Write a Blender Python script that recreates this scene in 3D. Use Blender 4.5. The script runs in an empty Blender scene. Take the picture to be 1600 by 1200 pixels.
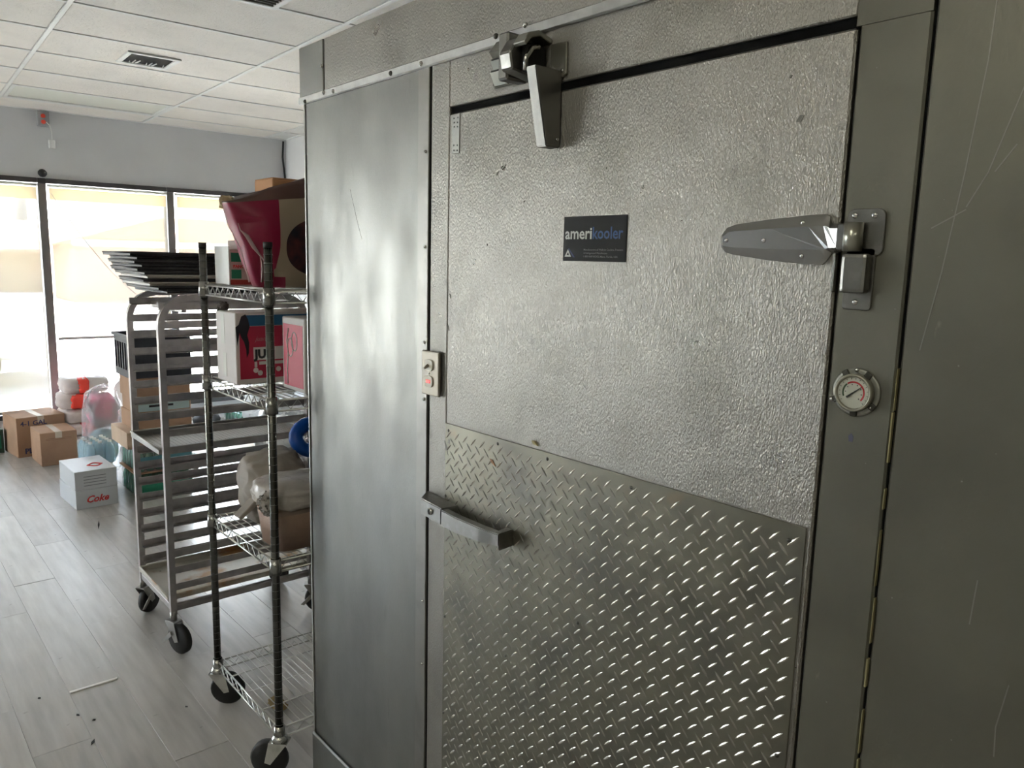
import bpy, bmesh, math, random
from mathutils import Matrix, Vector, noise
random.seed(7)
C = bpy.context.scene.collection
sc = bpy.context.scene
PI = math.pi

# ------------------------------------------------------------------ camera
CAM_H = 1.68
cd = bpy.data.cameras.new('camera'); cam = bpy.data.objects.new('camera', cd); C.objects.link(cam)
def _n(v): return v / v.length
F_PX = 1207.7
_V = Vector((609-800, 8250-600, F_PX)); _H = Vector((-255-800, 383-600, F_PX))
dn = _n(_V); mx = _H - dn*_H.dot(dn); mx = _n(mx)
Zc = -dn; Xc = -mx; Yc = Zc.cross(Xc)
# world axes expressed in camera (x right, y down, z forward) coordinates -> rotation matrix of the camera
R = Matrix((Xc, Yc, Zc))                      # world = R @ cam
cx = R @ Vector((1, 0, 0)); cy = R @ Vector((0, -1, 0)); cz = R @ Vector((0, 0, -1))
m = Matrix((cx, cy, cz)).transposed().to_4x4(); m.translation = Vector((0, 0, CAM_H))
cam.matrix_world = m
cd.sensor_width = 36.0; cd.lens = F_PX/1600*36.0; cd.clip_start = 0.02; cd.clip_end = 300
sc.camera = cam

# ------------------------------------------------------------------ sky, sun, exposure
SKY_W = 16.0; SUN_W = 105.0; REAR_FILL_W = 5.5
W = bpy.data.worlds.new('sky'); sc.world = W; W.use_nodes = True
wn = W.node_tree.nodes; wl = W.node_tree.links
bg = wn['Background']
tc = wn.new('ShaderNodeTexCoord'); sp = wn.new('ShaderNodeSeparateXYZ'); wl.new(tc.outputs['Generated'], sp.inputs[0])
rmp = wn.new('ShaderNodeValToRGB'); wl.new(sp.outputs['Z'], rmp.inputs[0])
rmp.color_ramp.elements[0].position = 0.0; rmp.color_ramp.elements[0].color = (0.97, 0.98, 1.0, 1)
rmp.color_ramp.elements[1].position = 0.7; rmp.color_ramp.elements[1].color = (0.60, 0.74, 1.0, 1)
wl.new(rmp.outputs[0], bg.inputs[0]); bg.inputs[1].default_value = SKY_W
sd = bpy.data.lights.new('sun', 'SUN'); so = bpy.data.objects.new('sun', sd); C.objects.link(so)
sd.energy = SUN_W; sd.angle = 0.01; sd.color = (1.0, 0.93, 0.82)
so.rotation_euler = (Vector((-.50, -.22, .84))).to_track_quat('Z', 'Y').to_euler()   # late-morning sun over the street, front left
sc.view_settings.view_transform = 'Standard'; sc.view_settings.look = 'None'
sc.view_settings.gamma = 1.0; sc.view_settings.use_curve_mapping = False
sc.view_settings.exposure = 0.66
sc.cycles.use_denoising = True
sc.cycles.max_bounces = 10; sc.cycles.diffuse_bounces = 5; sc.cycles.glossy_bounces = 4
sc.cycles.transparent_max_bounces = 16; sc.cycles.transmission_bounces = 6
sc.cycles.sample_clamp_indirect = 12; sc.cycles.caustics_reflective = False; sc.cycles.caustics_refractive = False

# ------------------------------------------------------------------ materials
MATS = {}
def mat(name, col, metal=0.0, rough=0.6, bump=None, var=None, alpha=None, trans=None, coat=0.0, spec=None, rvar=None):
    """bump=(scale, distance, stretch xyz, detail, distortion); var=(colour2, scale, lo, hi, stretch) mixes a second colour by noise"""
    if name in MATS: return MATS[name]
    M = bpy.data.materials.new(name); M.use_nodes = True; MATS[name] = M
    nt = M.node_tree; N = nt.nodes; L = nt.links
    b = N['Principled BSDF']; out = N['Material Output']
    b.inputs['Base Color'].default_value = (*col, 1); b.inputs['Metallic'].default_value = metal
    b.inputs['Roughness'].default_value = rough; b.inputs['Coat Weight'].default_value = coat
    if spec is not None: b.inputs['Specular IOR Level'].default_value = spec
    t = N.new('ShaderNodeTexCoord')
    def mapped(st):
        mp = N.new('ShaderNodeMapping'); L.new(t.outputs['Object'], mp.inputs[0]); mp.inputs['Scale'].default_value = st; return mp.outputs[0]
    if var:
        vs = var if isinstance(var, list) else [var]
        src = None
        for (c2, s, lo, hi, st) in vs:
            nz = N.new('ShaderNodeTexNoise'); L.new(mapped(st), nz.inputs['Vector']); nz.inputs['Scale'].default_value = s; nz.inputs['Detail'].default_value = 6
            r = N.new('ShaderNodeMapRange'); L.new(nz.outputs['Fac'], r.inputs[0]); r.inputs[1].default_value = lo; r.inputs[2].default_value = hi
            mxn = N.new('ShaderNodeMix'); mxn.data_type = 'RGBA'; L.new(r.outputs[0], mxn.inputs['Factor'])
            if src is None: mxn.inputs['A'].default_value = (*col, 1)
            else: L.new(src, mxn.inputs['A'])
            mxn.inputs['B'].default_value = (*c2, 1); src = mxn.outputs['Result']
        L.new(src, b.inputs['Base Color'])
    if rvar:
        (r0, r1, s, st) = rvar
        nz = N.new('ShaderNodeTexNoise'); L.new(mapped(st), nz.inputs['Vector']); nz.inputs['Scale'].default_value = s; nz.inputs['Detail'].default_value = 5
        r = N.new('ShaderNodeMapRange'); L.new(nz.outputs['Fac'], r.inputs[0]); r.inputs[1].default_value = .3; r.inputs[2].default_value = .7
        r.inputs[3].default_value = r0; r.inputs[4].default_value = r1; L.new(r.outputs[0], b.inputs['Roughness'])
    if bump:
        bs = bump if isinstance(bump, list) else [bump]
        prev = None
        for (s, dist, st, det, dis) in bs:
            nz = N.new('ShaderNodeTexNoise'); L.new(mapped(st), nz.inputs['Vector']); nz.inputs['Scale'].default_value = s
            nz.inputs['Detail'].default_value = det; nz.inputs['Distortion'].default_value = dis
            bp = N.new('ShaderNodeBump'); bp.inputs['Distance'].default_value = dist; L.new(nz.outputs['Fac'], bp.inputs['Height'])
            if prev: L.new(prev, bp.inputs['Normal'])
            prev = bp.outputs[0]
        L.new(prev, b.inputs['Normal'])
    if alpha is not None or trans is not None:
        tr = N.new('ShaderNodeBsdfTransparent'); mix = N.new('ShaderNodeMixShader')
        a = alpha if alpha is not None else 1.0
        mix.inputs[0].default_value = a; L.new(tr.outputs[0], mix.inputs[1])
        if trans is not None:
            tl = N.new('ShaderNodeBsdfTranslucent'); tl.inputs[0].default_value = (*trans, 1)
            m2 = N.new('ShaderNodeMixShader'); m2.inputs[0].default_value = 0.5; L.new(b.outputs[0], m2.inputs[1]); L.new(tl.outputs[0], m2.inputs[2]); L.new(m2.outputs[0], mix.inputs[2])
        else: L.new(b.outputs[0], mix.inputs[2])
        L.new(mix.outputs[0], out.inputs[0])
    return M
U1 = (1, 1, 1)
G = (.50, .50, .46)
cooler_stucco = mat('embossed_aluminium', (.35, .335, .305), .85, .31, [(7, .003, U1, 1, 0), (320, .0018, (1.7, 1, .6), 1.5, .4)],
                    [((.235, .225, .20), 5, .50, .78, (1, 1, .8)), ((.23, .225, .21), 24, .66, .80, (1.4, 1, .7))], rvar=(.27, .40, 14, U1))
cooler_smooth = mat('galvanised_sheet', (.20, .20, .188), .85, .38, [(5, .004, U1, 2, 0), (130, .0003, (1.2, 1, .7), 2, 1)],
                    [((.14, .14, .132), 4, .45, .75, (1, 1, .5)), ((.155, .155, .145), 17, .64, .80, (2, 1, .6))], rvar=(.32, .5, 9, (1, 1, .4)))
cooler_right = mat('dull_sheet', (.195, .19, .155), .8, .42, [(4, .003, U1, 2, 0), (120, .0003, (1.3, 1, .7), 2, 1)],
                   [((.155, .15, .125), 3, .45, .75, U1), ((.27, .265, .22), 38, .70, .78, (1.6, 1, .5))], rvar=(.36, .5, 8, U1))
alu = mat('aluminium', (.62, .62, .60), .95, .30, (260, .0002, (1, 1, .1), 2, 0), ((.5, .5, .49), 30, .4, .7, U1))
castalu = mat('cast_metal', (.23, .225, .21), .95, .34, (90, .0003, U1, 2, 0), ((.3, .3, .28), 40, .5, .75, U1))
chrome = mat('chrome', (.62, .62, .6), 1, .16, None, ((.4, .4, .38), 20, .5, .8, U1))
darksteel = mat('dark_screw', (.10, .10, .09), .9, .4)
black = mat('black_rubber', (.012, .012, .012), 0, .55)
blackgap = mat('black_gasket', (.005, .005, .005), 0, .8, spec=.08)
treadmat = mat('tread_plate', (.215, .205, .165), .85, .40, (60, .0002, U1, 2, 0),
               [((.155, .15, .13), 7, .45, .7, U1), ((.24, .19, .13), 11, .66, .8, U1)], rvar=(.34, .5, 12, U1))
rusty = mat('rust_stain', (.26, .13, .06), .3, .7, None, ((.12, .07, .04), 60, .4, .7, U1))
white_pl = mat('white_plastic', (.78, .78, .75), 0, .45)
tilem = mat('ceiling_tile', (.85, .805, .745), 0, .85, (55, .005, U1, 4, .6), ((.77, .73, .675), 3.5, .5, .75, U1))
railm = mat('ceiling_rail', (.82, .81, .78), 0, .5)
wallm = mat('painted_wall', (.62, .62, .62), 0, .75, (60, .0003, U1, 3, 0), ((.58, .58, .585), 2, .4, .7, U1))
wallw = mat('pale_wall', (.76, .76, .76), 0, .75, (60, .0003, U1, 3, 0))
bronze = mat('dark_bronze', (.03, .028, .026), .5, .4)
postm = mat('grey_mullion', (.16, .15, .15), .5, .4)
diffm = mat('prismatic_lens', (.74, .74, .66), 0, .4, (300, .0008, U1, 1, 0))
brown = mat('brown_cardboard', (.40, .25, .16), 0, .8, (40, .0004, (1, 1, 6), 2, 0), ((.34, .205, .13), 6, .4, .7, U1))
pale_carton = mat('pale_cardboard', (.55, .42, .31), 0, .8, (40, .0004, (1, 1, 6), 2, 0), ((.45, .33, .24), 5, .4, .7, U1))
tape = mat('packing_tape', (.62, .55, .46), 0, .25)
inkm = mat('black_ink', (.02, .02, .025), 0, .6)
crim = mat('crimson_print', (.46, .025, .065), 0, .5, (8, .002, U1, 2, 0))
whitecard = mat('white_card', (.72, .68, .66), 0, .6, (9, .002, U1, 2, 0))
bluep = mat('blue_print', (.02, .13, .28), 0, .5)
redink = mat('red_ink', (.60, .03, .03), 0, .5)
greenp = mat('green_print', (.02, .22, .13), 0, .5)
blackpan = mat('seasoned_black_pan', (.022, .022, .026), .4, .42, (30, .0006, U1, 2, 0), ((.06, .06, .065), 12, .55, .8, U1))
alpan = mat('baking_aluminium', (.34, .33, .31), .85, .42, (30, .0004, U1, 2, 0), [((.36, .33, .30), 9, .5, .75, U1)])
stained = mat('stained_pan', (.56, .53, .47), .35, .45, (30, .0006, U1, 2, 0), [((.36, .20, .08), 5, .50, .62, U1), ((.10, .07, .05), 22, .68, .74, U1)])
rackm = mat('rack_aluminium', (.46, .43, .42), .85, .36, (90, .0002, U1, 2, 0), ((.33, .31, .30), 14, .45, .7, U1))
zinc = mat('zinc_wire', (.50, .50, .47), .95, .3)
postchrome = mat('grooved_chrome_post', (.13, .13, .12), 1, .24, None, ((.18, .18, .16), 8, .45, .7, U1))

# ------------------------------------------------------------------ helpers
def wm(o):
    M = o.matrix_basis.copy()
    while o.parent: o = o.parent; M = o.matrix_basis @ M
    return M
def new_bm(): return bmesh.new()
def _bev(bm, geom_verts, r, seg=1):
    if r <= 0: return
    es = set()
    for v in geom_verts:
        for e in v.link_edges: es.add(e)
    bmesh.ops.bevel(bm, geom=list(es), offset=r, segments=seg, affect='EDGES', profile=.6)
def box(bm, lo, hi, bev=0.0, M=None, seg=1):
    c = [(a+b)/2 for a, b in zip(lo, hi)]; s = [abs(b-a) for a, b in zip(lo, hi)]
    T = Matrix.Translation(c) @ Matrix.Diagonal((*s, 1))
    if M is not None: T = M @ T
    r = bmesh.ops.create_cube(bm, size=1, matrix=T); _bev(bm, r['verts'], bev, seg); return bm
def rod(bm, p0, p1, r, seg=8, r2=None, caps=True):
    p0 = Vector(p0); p1 = Vector(p1); d = p1-p0
    q = Vector((0, 0, 1)).rotation_difference(d.normalized()).to_matrix().to_4x4()
    T = Matrix.Translation((p0+p1)/2) @ q
    g = bmesh.ops.create_cone(bm, cap_ends=caps, segments=seg, radius1=r, radius2=r if r2 is None else r2, depth=d.length, matrix=T)
    for v in g['verts']:
        for f in v.link_faces:
            if len(f.verts) == 4: f.smooth = True
    return bm
def prism(bm, pts, axis, a, b, bev=0.0, M=None):
    """extrude a 2-D outline along an axis ('x','y','z') from a to b"""
    def P(p, t):
        if axis == 'x': return Vector((t, p[0], p[1]))
        if axis == 'y': return Vector((p[0], t, p[1]))
        return Vector((p[0], p[1], t))
    va = [bm.verts.new(P(p, a)) for p in pts]; vb = [bm.verts.new(P(p, b)) for p in pts]
    if M is not None:
        for v in va+vb: v.co = M @ v.co
    fs = [bm.faces.new(va), bm.faces.new(vb[::-1])]
    n = len(pts)
    for i in range(n): fs.append(bm.faces.new((va[i], vb[i], vb[(i+1) % n], va[(i+1) % n])))
    bmesh.ops.recalc_face_normals(bm, faces=fs)
    _bev(bm, va+vb, bev) if bev else None
    return bm
def tube(bm, pts, r, seg=8, closed=False):
    pts = [Vector(p) for p in pts]; n = len(pts); rings = []
    up = None
    for i, p in enumerate(pts):
        a = pts[(i-1) % n] if (closed or i > 0) else p; b = pts[(i+1) % n] if (closed or i < n-1) else p
        t = (b-a).normalized()
        if up is None: up = Vector((0, 0, 1)) if abs(t.z) < .9 else Vector((0, 1, 0))
        s = t.cross(up).normalized(); up = s.cross(t).normalized()
        rr = r[i] if isinstance(r, (list, tuple)) else r
        rings.append([bm.verts.new(p+(s*math.cos(2*PI*k/seg)+up*math.sin(2*PI*k/seg))*rr) for k in range(seg)])
    m_ = n if closed else n-1
    for i in range(m_):
        A = rings[i]; B = rings[(i+1) % n]
        for k in range(seg):
            f = bm.faces.new((A[k], A[(k+1) % seg], B[(k+1) % seg], B[k])); f.smooth = True
    if not closed: bm.faces.new(rings[0][::-1]); bm.faces.new(rings[-1])
    return bm
def lathe(bm, prof, c=(0, 0, 0), seg=20, axis='z', M=None):
    c = Vector(c); rings = []
    for (r, h) in prof:
        ring = []
        for k in range(seg):
            a = 2*PI*k/seg; x, y = r*math.cos(a), r*math.sin(a)
            v = {'z': Vector((x, y, h)), 'y': Vector((x, h, y)), 'x': Vector((h, x, y))}[axis]
            v = c+v
            if M is not None: v = M @ v
            ring.append(bm.verts.new(v))
        rings.append(ring)
    fs = []
    for A, B in zip(rings, rings[1:]):
        for k in range(seg):
            f = bm.faces.new((A[k], A[(k+1) % seg], B[(k+1) % seg], B[k])); f.smooth = True; fs.append(f)
    fs.append(bm.faces.new(rings[0][::-1])); fs.append(bm.faces.new(rings[-1]))
    bmesh.ops.recalc_face_normals(bm, faces=fs)
    return bm
def soft(bm, size, c=(0, 0, 0), e=2.6, sub=4, amp=.02, freq=6, seed=0, M=None, flat=True, taper=0):
    """a stuffed, wrinkled body: superellipsoid from a subdivided cube pushed about by noise"""
    tb_ = bmesh.new(); bmesh.ops.create_cube(tb_, size=2)
    bmesh.ops.subdivide_edges(tb_, edges=list(tb_.edges), cuts=2**sub//2+3, use_grid_fill=True)
    tb_.verts.index_update(); new = []
    for v in tb_.verts:
        p = v.co
        k = (abs(p.x)**e+abs(p.y)**e+abs(p.z)**e)**(1/e)
        q = p/k
        nn = noise.noise_vector(q*freq*.5+Vector((seed*7.1, seed*3.3, seed)))
        rg = 1-abs(noise.noise(q*freq*.8+Vector((seed, 5, 1))))*2
        w = Vector((q.x*size[0]/2, q.y*size[1]/2, q.z*size[2]/2))
        if taper: w.x *= 1+taper*q.z; w.y *= 1+taper*q.z
        w += nn*amp+q*rg*amp*.5
        if flat and w.z < -size[2]/2*.93: w.z = -size[2]/2*.93
        w += Vector(c)
        if M is not None: w = M @ w
        new.append(bm.verts.new(w))
    for f in tb_.faces: bm.faces.new([new[v.index] for v in f.verts]).smooth = True
    tb_.free()
    return bm
def mesh_of(name, bm, m_, smooth=False):
    me = bpy.data.meshes.new(name); bm.to_mesh(me); bm.free()
    if m_ is not None: me.materials.append(m_)
    return me
def part(name, bm, m_, parent=None, world=True, label=None):
    me = mesh_of(name, bm, m_)
    o = bpy.data.objects.new(name, me); C.objects.link(o)
    if parent is not None:
        if world: me.transform(wm(parent).inverted())
        o.parent = parent
    if label: o['label'] = label
    return o
def tag(o, label, cat, group=None):
    o['label'] = label; o['category'] = cat
    if group: o['group'] = group
    return o
def thing(name, label, cat, loc=(0, 0, 0), rz=0, group=None):
    o = bpy.data.objects.new(name, None); C.objects.link(o); o.location = loc; o.rotation_euler = (0, 0, rz); o.empty_display_size = .1
    return tag(o, label, cat, group)
def struct(name, bm, m_, room=True):
    o = part(name, bm, m_); o['kind'] = 'structure'
    if room: o.rotation_euler = (0, 0, -TH)
    return o
def inst(src, parent, loc, name=None, rot=None):
    o = src.copy(); C.objects.link(o); o.parent = parent; o.location = loc
    if rot: o.rotation_euler = rot
    return o
def copy_tree(o, parent=None):
    c = o.copy(); C.objects.link(c); c.parent = parent
    for ch in list(o.children): copy_tree(ch, c)
    return c
def text(s, size, m_, parent, M, name='lettering', bold=0, sx=1.0, depth=.0004, align='LEFT', slant=0):
    cu = bpy.data.curves.new('t', 'FONT'); cu.body = s; cu.size = size; cu.offset = bold; cu.extrude = depth/2; cu.align_x = align; cu.shear = slant; cu.resolution_u = 2
    to = bpy.data.objects.new('t', cu); C.objects.link(to)
    bpy.context.view_layer.update()
    me = bpy.data.meshes.new_from_object(to.evaluated_get(bpy.context.evaluated_depsgraph_get()))
    bpy.data.objects.remove(to); me.name = name
    me.transform(Matrix.Diagonal((sx, 1, 1, 1))); me.transform(M); me.materials.clear(); me.materials.append(m_)
    for p in me.polygons: p.material_index = 0
    o = bpy.data.objects.new(name, me); C.objects.link(o)
    me.transform(wm(parent).inverted()); o.parent = parent
    return o
def face_M(pos, facing):
    """matrix that stands text up on a vertical face: facing '-y' (front) or '+x'"""
    if facing == '-y': Rr = Matrix(((1, 0, 0), (0, 0, -1), (0, 1, 0)))
    elif facing == '+x': Rr = Matrix(((0, 0, 1), (1, 0, 0), (0, 1, 0)))
    else: Rr = Matrix.Identity(3)
    return Matrix.Translation(pos) @ Rr.to_4x4()

# ------------------------------------------------------------------ the room (room axes: local x = towards the rear, wall with windows at x = -8.06)
TH = math.radians(2.24)
RR = Matrix.Rotation(-TH, 4, 'Z')
def room(u, v, z=0): return RR @ Vector((-u, v, z))
CEIL = 2.88; XW = -8.06; XR = 4.2; VR = 3.34; VL = -4.36

# floor: base slab + individual vinyl planks where the photograph shows them
b = new_bm(); box(b, (XW-.2, VL-.1, -.12), (XR, VR+.1, -.006)); floor = struct('floor', b, mat('screed', (.20, .19, .18), 0, .6))
pm = bpy.data.materials.new('grey_vinyl_plank'); pm.use_nodes = True
nt = pm.node_tree; N = nt.nodes; L = nt.links; bs = N['Principled BSDF']
oi = N.new('ShaderNodeObjectInfo'); t = N.new('ShaderNodeTexCoord')
add = N.new('ShaderNodeVectorMath'); add.operation = 'ADD'; L.new(t.outputs['Object'], add.inputs[0])
cmb = N.new('ShaderNodeCombineXYZ'); mul = N.new('ShaderNodeMath'); mul.operation = 'MULTIPLY'; mul.inputs[1].default_value = 37; L.new(oi.outputs['Random'], mul.inputs[0]); L.new(mul.outputs[0], cmb.inputs[0]); L.new(mul.outputs[0], cmb.inputs[1]); L.new(cmb.outputs[0], add.inputs[1])
mp = N.new('ShaderNodeMapping'); L.new(add.outputs[0], mp.inputs[0]); mp.inputs['Scale'].default_value = (1, 9, 1)
nz = N.new('ShaderNodeTexNoise'); L.new(mp.outputs[0], nz.inputs['Vector']); nz.inputs['Scale'].default_value = 3; nz.inputs['Detail'].default_value = 7
cr = N.new('ShaderNodeValToRGB'); L.new(nz.outputs['Fac'], cr.inputs[0])
cr.color_ramp.elements[0].position = .3; cr.color_ramp.elements[0].color = (.35, .33, .31, 1); cr.color_ramp.elements[1].position = .7; cr.color_ramp.elements[1].color = (.48, .46, .435, 1)
hsv = N.new('ShaderNodeHueSaturation'); L.new(cr.outputs[0], hsv.inputs['Color'])
mr = N.new('ShaderNodeMapRange'); L.new(oi.outputs['Random'], mr.inputs[0]); mr.inputs[3].default_value = .84; mr.inputs[4].default_value = 1.12; L.new(mr.outputs[0], hsv.inputs['Value'])
L.new(hsv.outputs[0], bs.inputs['Base Color']); bs.inputs['Roughness'].default_value = .36; bs.inputs['Coat Weight'].default_value = .5; bs.inputs['Coat Roughness'].default_value = .28
n2 = N.new('ShaderNodeTexNoise'); L.new(t.outputs['Object'], n2.inputs['Vector']); n2.inputs['Scale'].default_value = 7; n2.inputs['Detail'].default_value = 6
mr2 = N.new('ShaderNodeMapRange'); L.new(n2.outputs['Fac'], mr2.inputs[0]); mr2.inputs[1].default_value = .3; mr2.inputs[2].default_value = .7; mr2.inputs[3].default_value = .26; mr2.inputs[4].default_value = .42; L.new(mr2.outputs[0], bs.inputs['Roughness'])
bp = N.new('ShaderNodeBump'); bp.inputs['Distance'].default_value = .0006; L.new(nz.outputs['Fac'], bp.inputs['Height']); L.new(bp.outputs[0], bs.inputs['Normal'])
PW, PL = .181, 1.24
def plank_mesh(l):
    b = new_bm(); box(b, (.0005, .0004, -.006), (l-.0005, PW-.0004, 0), .0006); return mesh_of('plank', b, pm)
pmesh = plank_mesh(PL)
Rinv = RR.inverted()
row = 0; y = -.914+.0
npl = 0
while y < 3.3:
    offs = [.49, 1.16, .49, .85][row % 4]
    x = -8.62-1.24 + offs
    k = 0
    while x < -1.0:
        # keep planks inside the room and out from under nothing but the cooler
        if not (x > -2.2 and y > 1.0):
            o = bpy.data.objects.new('plank', pmesh); C.objects.link(o); o.parent = floor
            M = Rinv @ Matrix.Translation((x, y, 0 + ([.0, .0, .0, .0012][(row*3+k) % 4])))
            o.matrix_basis = M; npl += 1
        x += PL; k += 1
    y += PW; row += 1
# plain vinyl where the planks stop (behind and beside the camera)
b = new_bm(); box(b, (-1.0, VL, -.006), (XR, 1.0, -.001)); box(b, (XW, VL, -.006), (-1.0, -.98, -.001)); 
part('vinyl_sheet', b, pm, floor, world=False)
# a lifted, pale plank joint and dark nicks in the vinyl
b = new_bm(); box(b, (-3.176, .536, -.001), (-3.163, .704, .0045), .001); lj = part('lifted_plank_edge', b, mat('pale_edge', (.85, .83, .8), 0, .4), floor)
b = new_bm()
for (px, py, a, l) in [(-2.99, .527, .3, .010), (-2.78, .529, 2.6, .018), (-5.15, 1.09, 2.9, .09), (-2.80, .851, .3, .008), (-2.92, .565, .1, .006), (-3.20, .44, .3, .008)]:
    c, s = math.cos(a), math.sin(a)
    prism(b, [(px-l*c, py-l*s), (px+.006*s, py-.006*c), (px+l*c, py+l*s), (px-.005*s, py+.005*c)], 'z', .0005, .0022)
part('gouge', b, mat('gouge', (.03, .03, .03), 0, .8), floor)

# ceiling: slab, rails and one panel object per tile
b = new_bm(); box(b, (XW-.2, VL-.1, CEIL+.03), (XR, VR+.1, CEIL+.12)); ceiling = struct('ceiling', b, tilem)
U0, V0, DU, DV = 7.60, .786, .617, 1.165
us = [U0-DU*i for i in range(19)]; vs_ = [V0+DV*j for j in range(-4, 3)]
b = new_bm(); box(b, (-(DU-.026)/2, -(DV-.026)/2, .004), ((DU-.026)/2, (DV-.026)/2, .02), .004); tmesh = mesh_of('ceiling_panel', b, tilem)
b = new_bm(); box(b, (-(8.06-U0-.03)/2, -(DV-.026)/2, .004), ((8.06-U0-.03)/2, (DV-.026)/2, .02), .004); tend = mesh_of('ceiling_panel', b, tilem)
LIT = [(1.5, -1.2), (-1.0, -1.2)]
lights_at = {(6.98, .786): 0, (6.98, .786-DV): 0}
def cellkey(u, v): return (round(u, 2), round(v, 2))
LT = {cellkey(7.60-DU, .786): 'off', cellkey(7.60-8*DU, .786-2*DV): 'off'}
REAR = [cellkey(7.60-12*DU, .786-2*DV), cellkey(7.60-16*DU, .786-2*DV), cellkey(7.60-12*DU, .786-4*DV), cellkey(7.60-16*DU, .786-4*DV)]
for i, u in enumerate(us):        # tile spans u-DU..u
    for v in vs_:
        if v+DV > VR+.02+DV*.0 and v > 3: 
            continue
        k = cellkey(u-DU, v)
        if k in LT or k in REAR: continue
        o = bpy.data.objects.new('ceiling_panel', tmesh); C.objects.link(o); o.parent = ceiling
        o.location = (-(u-DU/2), v+DV/2, CEIL)
for v in vs_:
    if v > 3: continue
    o = bpy.data.objects.new('ceiling_panel', tend); C.objects.link(o); o.parent = ceiling; o.location = (-(8.06+U0)/2, v+DV/2, CEIL)
for u in us:
    b = new_bm(); box(b, (-u-.012, VL, CEIL-.001), (-u+.012, VR, CEIL+.006), .0015); part('grid_rail', b, railm, ceiling, world=False)
for v in vs_+[vs_[-1]+DV]:
    if v < VL or v > VR: continue
    b = new_bm(); box(b, (XW, v-.012, CEIL-.0015), (XR, v+.012, CEIL+.006), .0015); part('grid_rail', b, railm, ceiling, world=False)
b = new_bm(); box(b, (XW, VL, CEIL-.001), (XW+.02, VR, CEIL+.03)); box(b, (XW, VR-.02, CEIL-.001), (XR, VR, CEIL+.03)); box(b, (XW, 3.12, CEIL+.008), (XR, VR, CEIL+.03)); part('edge_angle', b, railm, ceiling, world=False)

# troffers; the lit ones are unseen fill lights added behind the camera
def troffer(k, label, lit=False, group=None):
    u, v = k
    o = thing('ceiling_light', label, 'ceiling light', room(u+DU/2, v+DV/2, CEIL), -TH, group)
    b = new_bm(); hx, hy = (DU-.026)/2, (DV-.026)/2
    for (x0, x1, y0, y1) in [(-hx, -hx+.03, -hy, hy), (hx-.03, hx, -hy, hy), (-hx+.03, hx-.03, -hy, -hy+.03), (-hx+.03, hx-.03, hy-.03, hy)]:
        box(b, (x0, y0, .0), (x1, y1, .02), .003)
    part('frame', b, white_pl, o, world=False)
    if lit:
        dm = bpy.data.materials.get('fill_lens') or mat('fill_lens', (.8, .8, .7), 0, .4)
        dm.node_tree.nodes['Principled BSDF'].inputs['Emission Color'].default_value = (1, .97, .80, 1)
        dm.node_tree.nodes['Principled BSDF'].inputs['Emission Strength'].default_value = 1.5
    else: dm = diffm
    b = new_bm(); box(b, (-hx+.03, -hy+.03, .012), (hx-.03, hy-.03, .018)); part('diffuser', b, dm, o, world=False)
    if lit:
        ld = bpy.data.lights.new('fill_lamp', 'AREA'); ld.shape = 'RECTANGLE'; ld.size = DU-.1; ld.size_y = DV-.1; ld.energy = REAR_FILL_W; ld.color = (1, .97, .80)
        lo = bpy.data.objects.new('fill_lamp', ld); C.objects.link(lo); lo.parent = o; lo.location = (0, 0, -.01)
    return o
troffer(cellkey(7.60-DU, .786), 'unlit ceiling light with cream lens nearest the window wall')
troffer(cellkey(7.60-8*DU, .786-2*DV), 'unlit ceiling light outside the left edge')
for k, w_ in zip(REAR, ('nearer the camera on the door side', 'deepest in the room on the door side', 'nearer the camera along the left wall', 'deepest in the room along the left wall')):
    troffer(k, 'unseen fill light added behind the camera, '+w_, True, 'fill lights added at the back of the room')

# air register on a tile, and the big dark return grille at the top edge of the frame
def grille(loc, w, l, label, n, cat='vent', name='ceiling_vent'):
    o = thing(name, label, cat, loc, -TH)
    b = new_bm(); f = .03
    for (x0, x1, y0, y1) in [(-w/2, -w/2+f, -l/2, l/2), (w/2-f, w/2, -l/2, l/2), (-w/2+f, w/2-f, -l/2, -l/2+f), (-w/2+f, w/2-f, l/2-f, l/2)]:
        box(b, (x0, y0, -.008), (x1, y1, .003), .003)
    part('frame', b, white_pl, o, world=False)
    b = new_bm(); box(b, (-w/2+f, -l/2+f, .001), (w/2-f, l/2-f, .0035)); part('duct_opening', b, blackgap, o, world=False)
    return o
vent = grille(room(5.47, 1.375, CEIL), .33, .31, 'small white ceiling air vent with black opening and bent fins', 6)
for i in range(7):
    b = new_bm(); yy = -.10+.033*i
    box(b, (-.132, yy, -.006), (-.04 if i % 3 else -.075, yy+.003, .001), 0, Matrix.Translation((.0, 0, 0)) @ Matrix.Rotation(.12*(i % 3-1), 4, 'Z')); part('fin', b, white_pl, vent, world=False)
gv = grille(room(3.60, 1.28, CEIL), .60, .60, 'large dark return grille cut off by the top edge', 0)
for i in range(16):
    b = new_bm(); xx = -.26+.033*i
    box(b, (xx, -.27, -.007), (xx+.003, .27, .001), 0); part('fin', b, mat('grille_dark', (.16, .15, .12), .3, .5), gv, world=False)

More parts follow.
